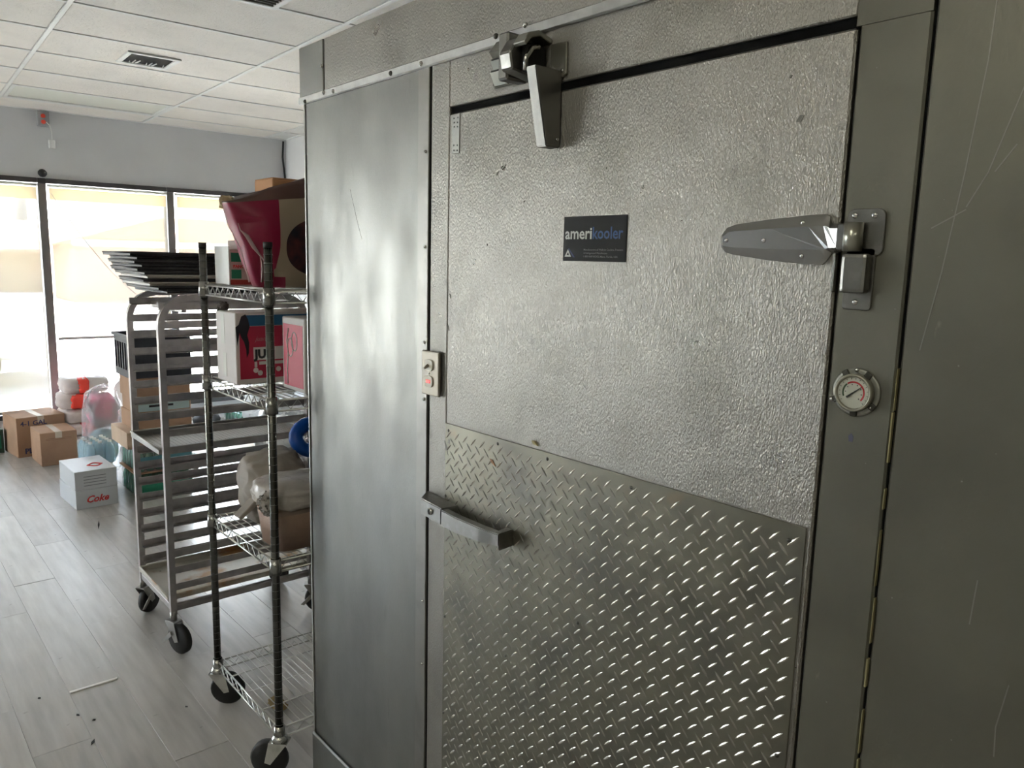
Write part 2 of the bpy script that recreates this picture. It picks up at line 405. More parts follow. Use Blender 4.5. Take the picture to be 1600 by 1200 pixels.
# walls
b = new_bm(); box(b, (XW-.16, VL-.1, 2.30), (XW, VR+.1, CEIL+.1)); box(b, (XW-.16, VL-.1, -.1), (XW, VR+.1, .18)); struct('wall_front', b, wallm)
b = new_bm(); box(b, (XW-.16, VR, -.1), (XR, VR+.12, CEIL+.1)); struct('wall_right', b, wallw)
LW0, LW1 = XW+.25, -6.2  # extent of the unseen side-wall glazing, added to let in more daylight
b = new_bm(); box(b, (XW-.16, VL-.12, -.1), (LW0, VL, CEIL+.1)); box(b, (LW1, VL-.12, -.1), (XR, VL, CEIL+.1)); box(b, (LW0, VL-.12, -.1), (LW1, VL, .18)); box(b, (LW0, VL-.12, 2.30), (LW1, VL, CEIL+.1))
struct('wall_left', b, mat('left_wall_paint', (.45, .46, .46), 0, .8))
b = new_bm(); box(b, (XR, VL-.1, -.1), (XR+.12, VR+.1, CEIL+.1)); struct('wall_back', b, mat('kitchen_wall_paint', (.36, .36, .31), 0, .8))

# shop windows: each bay has its own frame and pane, blinds hang inside
glassm = bpy.data.materials.new('window_glass'); glassm.use_nodes = True
nt = glassm.node_tree; N = nt.nodes; L = nt.links; N.remove(N['Principled BSDF'])
tr = N.new('ShaderNodeBsdfTransparent'); tr.inputs[0].default_value = (.93, .95, .94, 1); gl = N.new('ShaderNodeBsdfGlossy'); gl.inputs['Roughness'].default_value = .02
fr = N.new('ShaderNodeFresnel'); fr.inputs[0].default_value = 1.3; mx_ = N.new('ShaderNodeMixShader'); L.new(fr.outputs[0], mx_.inputs[0]); L.new(tr.outputs[0], mx_.inputs[1]); L.new(gl.outputs[0], mx_.inputs[2]); L.new(mx_.outputs[0], N['Material Output'].inputs[0])
blindm = mat('blind_mesh', (.55, .50, .40), 0, .9, (500, .0003, U1, 1, 0), alpha=.925, trans=(.085, .074, .052))
bandm = mat('blind_band', (.80, .66, .42), 0, .9, (500, .0003, U1, 1, 0), alpha=.995, trans=(.27, .20, .11))
hemm = mat('hem_bar', (.35, .33, .32), .2, .5)
posts = [1.092+1.068*k for k in range(-5, 3)]
bays = list(zip(posts[:-1], posts[1:]))
bays[-1] = (bays[-1][0], VR-.02)
order = list(range(len(bays)))
n = 1
for i, (a, c) in enumerate(bays):
    b = new_bm()
    hw = .033
    box(b, (XW-.12, a-hw, 2.262), (XW+.03, a+hw, 2.305), .004)
    box(b, (XW-.12, a+hw, 2.262), (XW+.028, c-hw, 2.305), .004)
    box(b, (XW-.12, a+hw, .18), (XW+.028, c-hw, .225), .004)
    if i == len(bays)-1: box(b, (XW-.12, c-.03, .18), (XW+.03, c, 2.30), .004)
    o = struct('window_%d' % n, b, bronze if False else mat('bronze_frame', (.075, .07, .07), .5, .38)); n += 1
    b = new_bm(); box(b, (XW-.12, a-hw-.0005, .18), (XW+.0305, a+hw+.0005, 2.262), .004); part('mullion', b, postm, o, world=False)
    b = new_bm(); box(b, (XW-.065, a+hw, .225), (XW-.059, c-(hw if i < len(bays)-1 else .03), 2.262)); part('pane', b, glassm, o, world=False)
for i in range(3):  # unseen side windows, added as an extra daylight source for the interior
    a = LW0+(LW1-LW0)*i/3; c = LW0+(LW1-LW0)*(i+1)/3; b = new_bm()
    for q in (a, c-.06): box(b, (q, VL-.10, .18), (q+.06, VL+.02, 2.30), .004)
    box(b, (a+.06, VL-.10, 2.25), (c-.06, VL+.02, 2.30), .004); box(b, (a+.06, VL-.10, .18), (c-.06, VL+.02, .23), .004)
    o = struct('window_%d' % n, b, MATS['bronze_frame']); n += 1
    b = new_bm(); box(b, (a+.06, VL-.05, .23), (c-.06, VL-.044, 2.25)); part('pane', b, glassm, o, world=False)
names = {4: 'cream mesh roller blind in the left window bay, drawn right down', 5: 'cream mesh roller blind in the middle bay, stopping above the crate and sacks', 6: 'cream mesh roller blind in the window bay behind the baking rack'}
for i, (a, c) in enumerate(bays):
    if i < 1: continue
    zb = .90 if i in (5,) else (1.15 if i == 6 else .26)
    o = thing('roller_blind', names.get(i, 'cream mesh roller blind outside the left edge, %s from the photographed bays' % {3: 'first', 2: 'second', 1: 'third'}.get(i, 'last')), 'blind', room(8.0, (a+c)/2, 0), -TH, None if i in names else 'blinds outside the frame')
    w = (c-a)/2-.048
    b = new_bm(); b.faces.new([b.verts.new(p) for p in ((0, -w, zb), (0, w, zb), (0, w, 2.12), (0, -w, 2.12))]); part('fabric', b, blindm, o, world=False)
    b = new_bm(); b.faces.new([b.verts.new(p) for p in ((0, -w, 2.12), (0, w, 2.12), (0, w, 2.225), (0, -w, 2.225))]); part('top_band', b, bandm, o, world=False)
    b = new_bm(); rod(b, (-.02, -w-.01, 2.243), (-.02, w+.01, 2.243), .013, 10); part('roller_tube', b, white_pl, o, world=False)
    b = new_bm(); box(b, (-.008, -w-.005, zb-.02), (.008, w+.005, zb+.004), .003); part('hem_bar', b, hemm, o, world=False)
# black ball cap over the mullion, string, and electrical box
b = new_bm(); lathe(b, [(.001, -.035), (.02, -.03), (.036, -.01), (.036, .01), (.02, .03), (.001, .035)], room(8.0, 1.10, 2.345), 16)
rod(b, room(8.06, 1.10, 2.335), room(8.0, 1.10, 2.335), .014)
tag(part('ball_cap', b, black), 'round black knob at the top of the window post by the blinds', 'cap')
b = new_bm()
pts = []
p0 = room(7.9, 1.14, 2.17); p1 = room(7.9, 1.93, 1.16)
for i in range(13):
    s = i/12; p = p0.lerp(p1, s); p.z -= .10*math.sin(PI*s); pts.append(p)
tube(b, pts, .0022, 5); rod(b, p1, Vector((p1.x, p1.y, .002)), .0022, 5)
tag(part('string', b, mat('string', (.35, .33, .3), 0, .8)), 'thin string slanting down across the middle blind', 'string')
jb = thing('electrical_box', 'metal electrical box with red outlets high on the window wall', 'outlet', room(8.06, 1.135, 2.80), -TH)
b = new_bm(); box(b, (0, -.045, -.055), (.05, .045, .07), .004); part('box', b, mat('grey_steel', (.3, .31, .32), .3, .5), jb, world=False)
for z in (.03, -.02):
    b = new_bm(); lathe(b, [(.018, .05), (.018, .056)], (0, .0, z), 14, 'x'); part('socket', b, mat('red_socket', (.65, .06, .03), 0, .4), jb, world=False)
b = new_bm(); tube(b, [(.06, .02, -.02), (.07, .045, -.05), (.04, .06, -.09), (.02, .062, -.16)], .004, 6); part('cord', b, white_pl, jb, world=False)
b = new_bm(); box(b, (0, .035, -.235), (.02, .085, -.16), .004); part('switch_plate', b, white_pl, jb, world=False)
b = new_bm(); tube(b, [room(8.03, 3.30, 2.86), room(8.03, 3.29, 2.70), room(8.03, 3.31, 2.5), room(8.03, 3.31, 2.32)], .010, 6)
tag(part('cable', b, black), 'black cable running down the far right corner of the room', 'cable')
# ------------------------------------------------------------------ street outside
b = new_bm(); box(b, (-80, -60, -.3), (XW-.17, 60, -.04)); gr = struct('ground_outside', b, mat('pale_concrete', (.66, .64, .60), 0, .9, (3, .01, U1, 4, 0)))
# white car parked on the street side
car = thing('car', 'white car parked just outside the left windows', 'car', (-12.2, -.35, -.04))
cw = mat('white_car_paint', (.85, .85, .84), 0, .25, coat=.5)
def prof(bm, pts, x0, x1, inset=.0):
    prism(bm, pts, 'x', x0, x1, .05)
b = new_bm(); prof(b, [(-2.9, .35), (-2.95, .75), (-2.7, 1.02), (-1.2, 1.12), (.9, 1.15), (1.9, 1.02), (2.35, .82), (2.4, .35)], -.9, .9); part('body', b, cw, car, world=False)
b = new_bm()
lo_ = [(-2.2, 1.08), (-1.6, 1.56), (-.2, 1.62), (1.1, 1.13)]
vs1 = []
prism(b, lo_, 'x', -.72, .72, .05); part('cabin', b, cw, car, world=False)
b = new_bm(); prism(b, [(-1.9, 1.16), (-1.5, 1.5), (-.25, 1.55), (.72, 1.17)], 'x', -.74, .74); part('side_window', b, mat('car_glass', (.25, .28, .3), 0, .1), car, world=False)
for yy in (-1.95, 1.45):
    for xx in (-.9, .72):
        b = new_bm(); lathe(b, [(.2, 0), (.33, .01), (.33, .18), (.2, .19)], (xx, yy, .33), 20, 'x'); w_ = part('wheel', b, black, car, world=False)
# low building with ribbed shed roof
bld = thing('shed_building', 'low building with ribbed sloping roof seen through the blinds', 'building', (-38, 4, -.04))
bw = mat('building_wall', (.42, .37, .31), 0, .85); brf = mat('metal_roof', (.52, .42, .34), .2, .6)
b = new_bm(); box(b, (-4, -12, 0), (0, 14, 1.75)); part('wall', b, bw, bld, world=False)
b = new_bm(); prism(b, [(-9, 1.6), (-9, 3.2), (.5, 1.75), (.5, 1.6)], 'y', -12.3, 14.3); part('roof', b, brf, bld, world=False)
for k in range(18):
    yy = -11+1.45*k
    b = new_bm(); prism(b, [(-8.9, 3.19), (-8.9, 3.32), (.5, 1.87), (.5, 1.75)], 'y', yy, yy+.12); part('roof_rib', b, mat('roof_rib', (.6, .56, .5), 0, .6), bld, world=False)
b2 = thing('gabled_building', 'tan gabled building with white fascia seen through the middle blind', 'building', (-30, 7.6, -.04))
b = new_bm(); box(b, (-5, -1.6, 0), (0, 9, 1.95)); part('wall', b, mat('pink_stucco', (.62, .45, .38), 0, .85), b2, world=False)
b = new_bm(); prism(b, [(-2.2, 1.95), (1.4, 3.0), (9.5, 2.9), (9.5, 1.95)], 'x', -5, .3); part('roof', b, mat('tan_roof', (.60, .40, .26), 0, .8), b2, world=False)
b = new_bm(); box(b, (.3, -1.6, 1.9), (.42, 9.3, 2.12)); part('fascia', b, white_pl, b2, world=False)
for (yy, h, r, lab) in [(1.05, 4.4, .10, 'thin utility pole standing behind the shed roof'), (6.0, 4.6, .35, 'wide sign post rising behind the gabled roof')]:
    b = new_bm(); rod(b, (-52, yy+2, -.04), (-52, yy+2, h), r, 10); 
    if r < .2: rod(b, (-52, yy+1.2, h-.5), (-52, yy+2.8, h-.5), .06, 6)
    tag(part('utility_pole' if r < .2 else 'sign_post', b, mat('pole', (.35, .33, .32), 0, .8)), lab, 'pole')
tree = thing('tree', 'hazy green tree beyond the left window bay', 'tree', (-34, 1.6, -.04))
b = new_bm(); tube(b, [(0, 0, 0), (.1, .1, 1.2), (0, 0, 2.4)], [.22, .16, .1], 8); part('trunk', b, mat('bark', (.15, .1, .07), 0, .9), tree, world=False)
b = new_bm()
for k in range(1400):
    a = random.random()*2*PI; e = random.uniform(-1, 1); rr = random.random()**.4
    p = Vector((math.cos(a)*math.sqrt(1-e*e)*2.2*rr, math.sin(a)*math.sqrt(1-e*e)*2.2*rr, 2.6+e*1.5*rr))
    q = Matrix.Translation(p) @ Matrix.Rotation(random.random()*6, 4, Vector((random.random(), random.random(), random.random()))) @ Matrix.Scale(.16, 4)
    v = [b.verts.new(q @ Vector(c)) for c in ((-1, 0, 0), (0, -.6, .2), (1, 0, 0), (0, .6, .2))]; b.faces.new(v)
fo = part('foliage', b, mat('leaves', (.20, .24, .07), 0, .7), tree, world=False); fo['kind'] = 'stuff'

# ------------------------------------------------------------------ walk-in cooler
D = 1.05; H = CAM_H
def Z(r): return H+r*1.0
XL = -2.142
cool = thing('walk_in_cooler', 'large grey metal walk-in cooler with embossed door filling the right side', 'cooler', (0, D, 0))
def cp(name, lo, hi, m_, bev=.002, label=None):
    b = new_bm(); box(b, lo, hi, bev); return part(name, b, m_, cool, label=label)
HX1 = .70  # right end
# body walls behind the skins
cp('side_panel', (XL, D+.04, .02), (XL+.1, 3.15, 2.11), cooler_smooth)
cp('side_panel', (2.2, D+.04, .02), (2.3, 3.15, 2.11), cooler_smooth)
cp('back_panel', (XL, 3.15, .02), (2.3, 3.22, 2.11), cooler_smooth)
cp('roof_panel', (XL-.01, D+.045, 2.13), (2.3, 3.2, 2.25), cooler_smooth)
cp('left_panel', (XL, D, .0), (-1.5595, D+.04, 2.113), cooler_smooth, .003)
cp('corner_angle', (XL-.007, D-.004, .02), (XL-.0015, D+.03, 2.115), alu, .001)
strip = cp('cover_strip', (-1.563, D-.004, .0), (-1.5185, D+.01, 2.125), mat('strip_metal', (.22, .215, .20), .85, .42, (9, .003, U1, 2, 0), ((.16, .155, .145), 12, .5, .8, U1)), .0015)
cp('seam', (-1.5178, D+.001, .0), (-1.5145, D+.02, 2.12), blackgap, 0)
cp('door_frame', (-1.514, D, .0), (-1.4445, D+.04, 2.113), cooler_stucco, .002)
cp('frame_header', (-1.444, D, 2.014), (-.531, D+.04, 2.113), cooler_stucco, .002)
cp('frame_header', (-.531, D, 2.0), (-.4345, D+.04, 2.113), cooler_right, 0)
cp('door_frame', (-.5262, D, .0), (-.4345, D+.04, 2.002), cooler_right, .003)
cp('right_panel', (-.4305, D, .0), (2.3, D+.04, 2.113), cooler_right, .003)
cp('gasket', (-1.4445, D+.008, .06), (-.5262, D+.03, 2.014), blackgap, 0)
cp('upper_band', (-2.016, D-.006, 2.128), (2.3, D+.03, 2.264), cooler_stucco, .002)
cp('upper_band', (-2.163, D-.008, 2.125), (-2.0195, D+.03, 2.264), cooler_smooth, .002)
cp('band_end', (-2.163, D+.03, 2.125), (-2.145, 3.2, 2.264), cooler_smooth, .001)
cp('joining_strip', (-2.165, D-.011, 2.110), (2.3, D-.001, 2.130), alu, .002)
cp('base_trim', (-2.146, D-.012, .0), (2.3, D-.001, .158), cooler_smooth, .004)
# yellow foam squeezed out of the right seam
b = new_bm(); zz = .2
while zz < 2.1:
    l = random.uniform(.01, .09)
    if zz < 1.55 or random.random() < .35:
        w = random.uniform(.0005, .0014); xo = random.uniform(-.001, .001)
        box(b, (-.4325-w+xo, D-.0025, zz), (-.4325+w+xo, D+.004, zz+l), .0004)
    zz += l+random.uniform(.0, .05)
se_ = part('sealant', b, mat('old_sealant', (.26, .235, .12), 0, .6), cool); se_['kind'] = 'stuff'
b = new_bm(); box(b, (-.4345, D+.006, 0), (-.4305, D+.02, 2.11)); part('seam', b, blackgap, cool)
# door leaf
door = cp('door', (-1.4415, D-.002, .12), (-.5292, D+.035, 1.998), cooler_stucco, .003)
b = new_bm()
PZ1 = Z(-.3755)
box(b, (-1.4405, D-.0045, .16), (-.5375, D-.002, PZ1), .0008); plate = part('kick_plate', b, treadmat, door, label='dull diamond tread plate on the lower half of the door')
# tread lozenges: two families at +-45 degrees on a 31 mm grid
b = new_bm()
def lozenge(bm, x, z, sgn, L_=.0145, w=.0026, h=.00125):
    c = math.cos(PI/4); s = math.sin(PI/4)*sgn
    y0 = D-.0044
    loop = []
    for (a, q) in [(-1, 0), (-.55, -.75), (0, -1), (.55, -.75), (1, 0), (.55, .75), (0, 1), (-.55, .75)]:
        dx = a*L_; dy = q*w
        loop.append(bm.verts.new((x+dx*c-dy*s, y0, z+dx*s+dy*c)))
    r1 = bm.verts.new((x-.5*L_*c, y0-h, z-.5*L_*s)); r2 = bm.verts.new((x+.5*L_*c, y0-h, z+.5*L_*s))
    a0, a1, a2, a3, a4, a5, a6, a7 = loop
    fs = [(a0, a1, r1), (a1, a2, r1), (a2, r2, r1), (a2, a3, r2), (a3, a4, r2), (a4, a5, r2), (a5, a6, r2), (a6, r1, r2), (a6, a7, r1), (a7, a0, r1)]
    out = [bm.faces.new(f) for f in fs]
    return out
zz = Z(-.4015); allf = []
GX, GZ = .0311, .03175
iz = 0
while zz > .19:
    x = -1.4268
    while x < -.545:
        allf += lozenge(b, x, zz, 1)
        x += GX
    x = -1.4268+GX/2
    z2 = zz+GZ/2
    while x < -.55:
        if z2 < PZ1-.012: allf += lozenge(b, x, z2, -1, h=.0007)
        x += GX
    zz -= GZ
bmesh.ops.recalc_face_normals(b, faces=allf)
ld_ = part('raised_tread', b, mat('polished_tread', (.50, .485, .43), .92, .22), plate); ld_['kind'] = 'stuff'
def screw(parent, x, z, y=D-.004, r=.0036, m_=chrome, h=.0022, name='screw', label=None):
    b = new_bm(); lathe(b, [(r, y+.001), (r*.92, y-h*.5), (r*.45, y-h), (r*.1, y-h*1.05)], (x, 0, z), 10, 'y'); return part(name, b, m_, parent, label=label)
for (x, r_) in [(-1.428, -.392), (-1.248, -.388), (-1.092, -.389), (-.872, -.395), (-.563, -.402), (-1.436, -.552), (-.99, -.70), (-1.205, -.86), (-1.434, -.855), (-1.435, -1.11), (-.553, -.75)]:
    screw(plate, x, Z(r_), D-.0045, .0038, darksteel)
# rust and tape marks on plate and door
for (x, z, l, a, m_) in [(-1.262, Z(-.433), .012, -.6, rusty), (-1.13, Z(-.364), .010, -.4, mat('ochre_mark', (.35, .30, .16), 0, .7))]:
    b = new_bm(); c, s = math.cos(a), math.sin(a)
    prism(b, [(x-l*c, z-l*s), (x-.3*l*c+.004*s, z-.3*l*s-.004*c), (x+l*c, z+l*s), (x-.3*l*c-.004*s, z-.3*l*s+.004*c)], 'y', D-.0062, D-.0018 if z > PZ1 else D-.0043); part('stain', b, m_, door)
# screws along joining strip and cover strip
for (x, r_) in [(-2.122, .435), (-2.008, .443), (-1.955, .439), (-1.669, .4394), (-1.539, .4396), (-1.274, .448), (-1.185, .451), (-2.022, .515)]:
    screw(cool, x, Z(r_)-.001, D-.011 if r_ < .5 else D-.008, .006, darksteel if r_ in (.435, .4394, .448) else chrome, .005)
for r_ in (.2455, .03, -.195, -.333, -.85, -1.02, -1.32, -.6):
    screw(cool, -1.529, Z(r_), D-.004, .0042, chrome, .004)
# perforated strap at the door's upper left
b = new_bm(); box(b, (-1.428, D-.004, Z(.232)), (-1.402, D-.002, Z(.316)), .0006); st = part('perforated_strap', b, mat('strap', (.28, .28, .26), .8, .4), door)
b = new_bm()
for (x, z) in [(-1.422, .307), (-1.408, .307), (-1.421, .298), (-1.409, .297), (-1.421, .289), (-1.409, .288), (-1.422, .25), (-1.409, .249), (-1.421, .239), (-1.409, .238)]:
    rod(b, (x, D-.0046, Z(z)), (x, D-.0038, Z(z)), .0018, 8)
part('strap_holes', b, black, st)
# scratches and dents on the sheets
scr = mat('bright_scratch', (.28, .28, .25), .8, .42); b = new_bm()
def scratch(bm, pts, w=.0007, y=D-.0004):
    for (p, q) in zip(pts, pts[1:]):
        d = Vector((q[0]-p[0], q[1]-p[1])); n_ = Vector((-d.y, d.x)).normalized()*w
        prism(bm, [(p[0]-n_.x, p[1]-n_.y), (q[0]-n_.x, q[1]-n_.y), (q[0]+n_.x, q[1]+n_.y), (p[0]+n_.x, p[1]+n_.y)], 'y', y, y+.0006)
for pts in [[(-.362, 2.08), (-.366, 1.93), (-.378, 1.80), (-.392, 1.68), (-.408, 1.58)], [(-.323, 1.90), (-.352, 1.80), (-.372, 1.76)], [(-.325, 1.83), (-.345, 1.80)], [(-.372, 1.757), (-.41, 1.735)],
            [(-.262, 1.18), (-.27, 1.12), (-.268, 1.08)], [(-.31, 1.30), (-.313, 1.24)], [(-.27, .98), (-.262, .93)]]:
    b = new_bm(); scratch(b, pts); part('scratch', b, scr, cool)
b = new_bm(); scratch(b, [(-1.89, 1.86), (-1.85, 1.77), (-1.83, 1.73)], .0005); part('scratch', b, scr, cool)
b = new_bm()
for k in range(45):
    x = random.uniform(-.52, .0); z = random.uniform(.9, 2.1); r_ = random.uniform(.0005, .0012)
    if abs(x+.43) < .008: continue
    rod(b, (x, D-.0004, z), (x+.0001, D+.0002, z), r_, 6)
sk = part('scuff_marks', b, scr, cool); sk['kind'] = 'stuff'
b = new_bm()
for (x, z, w, h) in [(-1.272, 1.86, .006, .003), (-1.25, 1.872, .008, .0025), (-1.43, 1.60, .002, .006), (-1.437, 1.53, .0015, .01), (-1.185, 1.80, .003, .0015), (-1.30, 1.715, .002, .002), (-.62, 1.95, .003, .002), (-.60, 1.89, .007, .005), (-1.435, 1.245, .004, .018), (-1.425, 1.262, .005, .006)]:
    b = new_bm(); M = Matrix.Translation((x, D-.003 if z > 1.3 else D-.0048, z)) @ Matrix.Rotation(-.5, 4, 'Y'); prism(b, [(-w, 0), (-.3*w, -h), (w, .2*h), (.2*w, h)], 'y', -.0003, .0008, 0, M); part('grime_spot', b, mat('grime', (.17, .165, .15), .6, .6), door)
# pencil-dark dents on left panel
# name plate
sign = thing('maker_plate', 'small black maker plate with white and blue lettering on the door', 'sign', (-.99, D-.002, Z(.045)))
SW = .0785
b = new_bm(); box(b, (-.99-SW, D-.0034, Z(.0045)), (-.99+SW, D-.002, Z(.0865)), .0005); part('plate', b, mat('plate_black', (.006, .006, .007), 0, .55, spec=.2), sign)
wh = mat('print_white', (.55, .57, .55), 0, .5); bl = mat('print_blue', (.012, .06, .20), 0, .5); bl2 = mat('print_navy', (.02, .03, .10), 0, .5); gy = mat('print_grey', (.22, .22, .22), 0, .5)
def fit_text(s, x0, x1, zb, h, m_, bold, y=D-.0034, name='lettering'):
    o = text(s, h*1.37, m_, sign, Matrix.Identity(4), name, bold, depth=.0002)
    xs = [v.co.x for v in o.data.vertices]; w = max(xs)-min(xs); mn = min(xs)
    # vertices are in the sign's local frame; rebuild into place
    inv = wm(sign)
    for v in o.data.vertices:
        p = inv @ v.co
        mnw = mn + sign.location.x
        px_ = (p.x-mnw)/w*(x1-x0)+x0
        v.co = Vector((px_, y-.0002-p.z, p.y+zb)) - sign.location
    return o
fit_text('ameri', -1.0635, -.995, Z(.0455), .022, wh, .0005)
fit_text('kooler', -.993, -.9195, Z(.0455), .022, bl, .0005)
fit_text('Manufacturers of Walk-in Coolers, Freezers', -1.014, -.918, Z(.0242), .0036, gy, .00002)
fit_text('& Refrigerated Warehouses', -1.014, -.955, Z(.0180), .0036, gy, .00002)
fit_text('1-800-NAP-KOOL Miami, Florida, USA', -1.014, -.930, Z(.0118), .0036, gy, .00002)
b = new_bm()
def tri(bm, pts, y, m=None): prism(bm, pts, 'y', y, y+.0004)
o_, i_ = [(-1.0635, Z(.0125)), (-1.0465, Z(.0125)), (-1.055, Z(.0265))], [(-1.0585, Z(.0155)), (-1.0515, Z(.0155)), (-1.055, Z(.0213))]
for k in range(3): tri(b, [o_[k], o_[(k+1) % 3], i_[(k+1) % 3], i_[k]], D-.0038)
part('emblem', b, wh, sign)
b = new_bm(); tri(b, [(-1.055, Z(.028)), (-1.052, Z(.028)), (-1.036, Z(.0115)), (-1.041, Z(.0115))], D-.0037); part('emblem_stripe', b, bl2, sign)

# light switch plate
sw = thing('light_switch', 'metal switch plate with red pilot light on the door frame', 'switch', (-1.496, D-.004, Z(-.265)))
b = new_bm(); box(b, (-1.531, D-.011, Z(-.3185)), (-1.461, D-.004, Z(-.2125)), .003, seg=2); part('plate', b, mat('satin_plate', (.33, .30, .25), .5, .45), sw)
def octa(cx_, cz_, rx, rz):
    return [(cx_+rx*math.copysign(abs(math.cos(a))**.6, math.cos(a)), cz_+rz*math.copysign(abs(math.sin(a))**.6, math.sin(a))) for a in [2*PI*k/16 for k in range(16)]]
for (zc, nm, lb) in [(-.246, 'toggle_switch', None), (-.2845, 'pilot_light', None)]:
    b = new_bm(); prism(b, octa(-1.4985, Z(zc), .0165, .0135), 'y', D-.0145, D-.0105); p_ = part(nm, b, mat('ivory', (.72, .67, .58), 0, .4), sw)
    if nm == 'toggle_switch':
        b = new_bm(); rod(b, (-1.4985, D-.0145, Z(zc)), (-1.4985, D-.026, Z(zc)-.006), .004, 8, .003); part('toggle', b, mat('toggle_dark', (.30, .26, .2), 0, .4), p_)
    else:
        b = new_bm(); box(b, (-1.507, D-.0155, Z(zc)-.004), (-1.490, D-.0140, Z(zc)+.004), .0005); rl = part('red_lens', b, mat('red_lens', (.75, .03, .03), 0, .3), p_)
        MATS['red_lens'].node_tree.nodes['Principled BSDF'].inputs['Emission Color'].default_value = (1, .03, .02, 1); MATS['red_lens'].node_tree.nodes['Principled BSDF'].inputs['Emission Strength'].default_value = .5
screw(sw, -1.4985, Z(-.2653), D-.0108, .003, chrome)

# pull handle
hd = thing('latch_lever', 'cast metal pull handle across the left edge of the cooler door', 'handle', (-1.33, D-.002, Z(-.59)))
y1 = D-.050
b = new_bm()
def quadbar(bm, secs):
    """loft of rectangles: each section = (x, yfront, yback, ztop, zbottom)"""
    rings = []
    for (x, yf, yb, zt, zb) in secs: rings.append([bm.verts.new(p) for p in ((x[0], yf, zb), (x[0], yf, zt), (x[1], yb, zt), (x[1], yb, zb))])
    fs = [bm.faces.new(rings[0]), bm.faces.new(rings[-1][::-1])]
    for A, B in zip(rings, rings[1:]):
        for k in range(4): fs.append(bm.faces.new((A[k], A[(k+1) % 4], B[(k+1) % 4], B[k])))
    bmesh.ops.recalc_face_normals(bm, faces=fs)
    es = list({e for f in fs for e in f.edges}); bmesh.ops.bevel(bm, geom=es, offset=.0022, segments=2, affect='EDGES')
quadbar(b, [((-1.390, -1.390), y1-.001, y1+.020, Z(-.5655), Z(-.6040)), ((-1.33, -1.33), y1-.004, y1+.018, Z(-.567), Z(-.6035)), ((-1.25, -1.25), y1-.004, y1+.018, Z(-.5665), Z(-.599)), ((-1.205, -1.205), y1, y1+.02, Z(-.566), Z(-.5945)), ((-1.184, -1.190), y1, y1+.02, Z(-.5645), Z(-.5915))])
part('grip', b, castalu, hd)
b = new_bm(); quadbar(b, [((-1.208, -1.214), y1+.018, D-.003, Z(-.566), Z(-.602)), ((-1.184, -1.1895), y1+.0, D-.003, Z(-.565), Z(-.602))]); part('standoff', b, castalu, hd)
b = new_bm(); quadbar(b, [((-1.475, -1.517), y1, D-.001, Z(-.5585), Z(-.5975)), ((-1.391, -1.385), y1, D-.001, Z(-.5635), Z(-.6025))]); bk = part('latch_body', b, castalu, hd)
b = new_bm(); lathe(b, [(.0085, y1+.001), (.0085, y1-.003), (.006, y1-.005), (.001, y1-.0055)], (-1.432, 0, Z(-.580)), 18, 'y'); lk = part('key_cylinder', b, chrome, hd)
b = new_bm(); box(b, (-1.4345, y1-.0062, Z(-.586)), (-1.4295, y1-.0050, Z(-.574))); part('key_slot', b, black, lk)
b = new_bm(); lathe(b, [(.0055, y1+.001), (.0055, y1-.0006), (.001, y1-.0007)], (-1.380, 0, Z(-.587)), 14, 'y'); part('plug', b, mat('plug', (.2, .2, .19), .8, .5), hd)

# spring closer above the door
cl = thing('door_closer', 'metal spring door closer above the top edge of the cooler door', 'door closer', (-1.18, D, Z(.34)))
b = new_bm(); box(b, (-1.281, D-.010, Z(.349)), (-1.216, D-.0005, Z(.440)), .002)
for (z0, z1) in [(.350, .374), (.376, .396)]:
    prism(b, [(D-.010, Z(z0)), (D-.014, Z(z0)), (D-.026, Z(z1)), (D-.010, Z(z1)+.002)], 'x', -1.272, -1.232)
prism(b, [(D-.010, Z(.398)), (D-.016, Z(.398)), (D-.030, Z(.412)), (D-.010, Z(.437))], 'x', -1.272, -1.232)
part('keeper_plate', b, mat('painted_casting', (.30, .30, .26), .6, .4), cl)
b = new_bm(); 
for z0 in (.3745, .3965): box(b, (-1.271, D-.0245, Z(z0)), (-1.233, D-.012, Z(z0)+.0035))
part('slot', b, black, cl)
for (x, z) in [(-1.2775, .355), (-1.2775, .428), (-1.224, .362), (-1.224, .430)]: screw(cl, x, Z(z), D-.010, .0038, black, .001)
b = new_bm(); box(b, (-1.214, D-.055, Z(.345)), (-1.185, D-.0005, Z(.432)), .004); part('end_block', b, castalu, cl)
b = new_bm(); prism(b, [(D-.004, Z(.345)), (D-.072, Z(.355)), (D-.078, Z(.385)), (D-.060, Z(.412)), (D-.03, Z(.418)), (D-.004, Z(.412))], 'x', -1.183, -1.150, .003); hs = part('spring_housing', b, castalu, cl)
b = new_bm()
pts = [(D-.002, .415), (D-.035, .424), (D-.060, .416), (D-.072, .398), (D-.066, .392), (D-.052, .408), (D-.032, .414), (D-.002, .405)]
prism(b, [(y, Z(z)) for y, z in pts], 'x', -1.150, -1.118, .0015); part('hood', b, mat('bright_casting', (.38, .38, .33), .9, .3), cl)
b = new_bm(); box(b, (-1.149, D-.052, Z(.352)), (-1.132, D-.004, Z(.402)), .003); part('cavity', b, black, cl)
b = new_bm(); tube(b, [(-1.132, D-.055, Z(.352)), (-1.128, D-.058, Z(.372)), (-1.126, D-.045, Z(.392)), (-1.124, D-.03, Z(.396))], .005, 8); part('hook', b, chrome, cl)
b = new_bm(); prism(b, [(-1.118, Z(.404)), (-1.076, Z(.402)), (-1.074, Z(.345)), (-1.086, Z(.340)), (-1.118, Z(.372))], 'y', D-.006, D-.0005, .001); part('side_plate', b, mat('side_plate', (.29, .28, .24), .8, .42), cl)
screw(cl, -1.084, Z(.352), D-.006, .004, chrome)
b = new_bm()
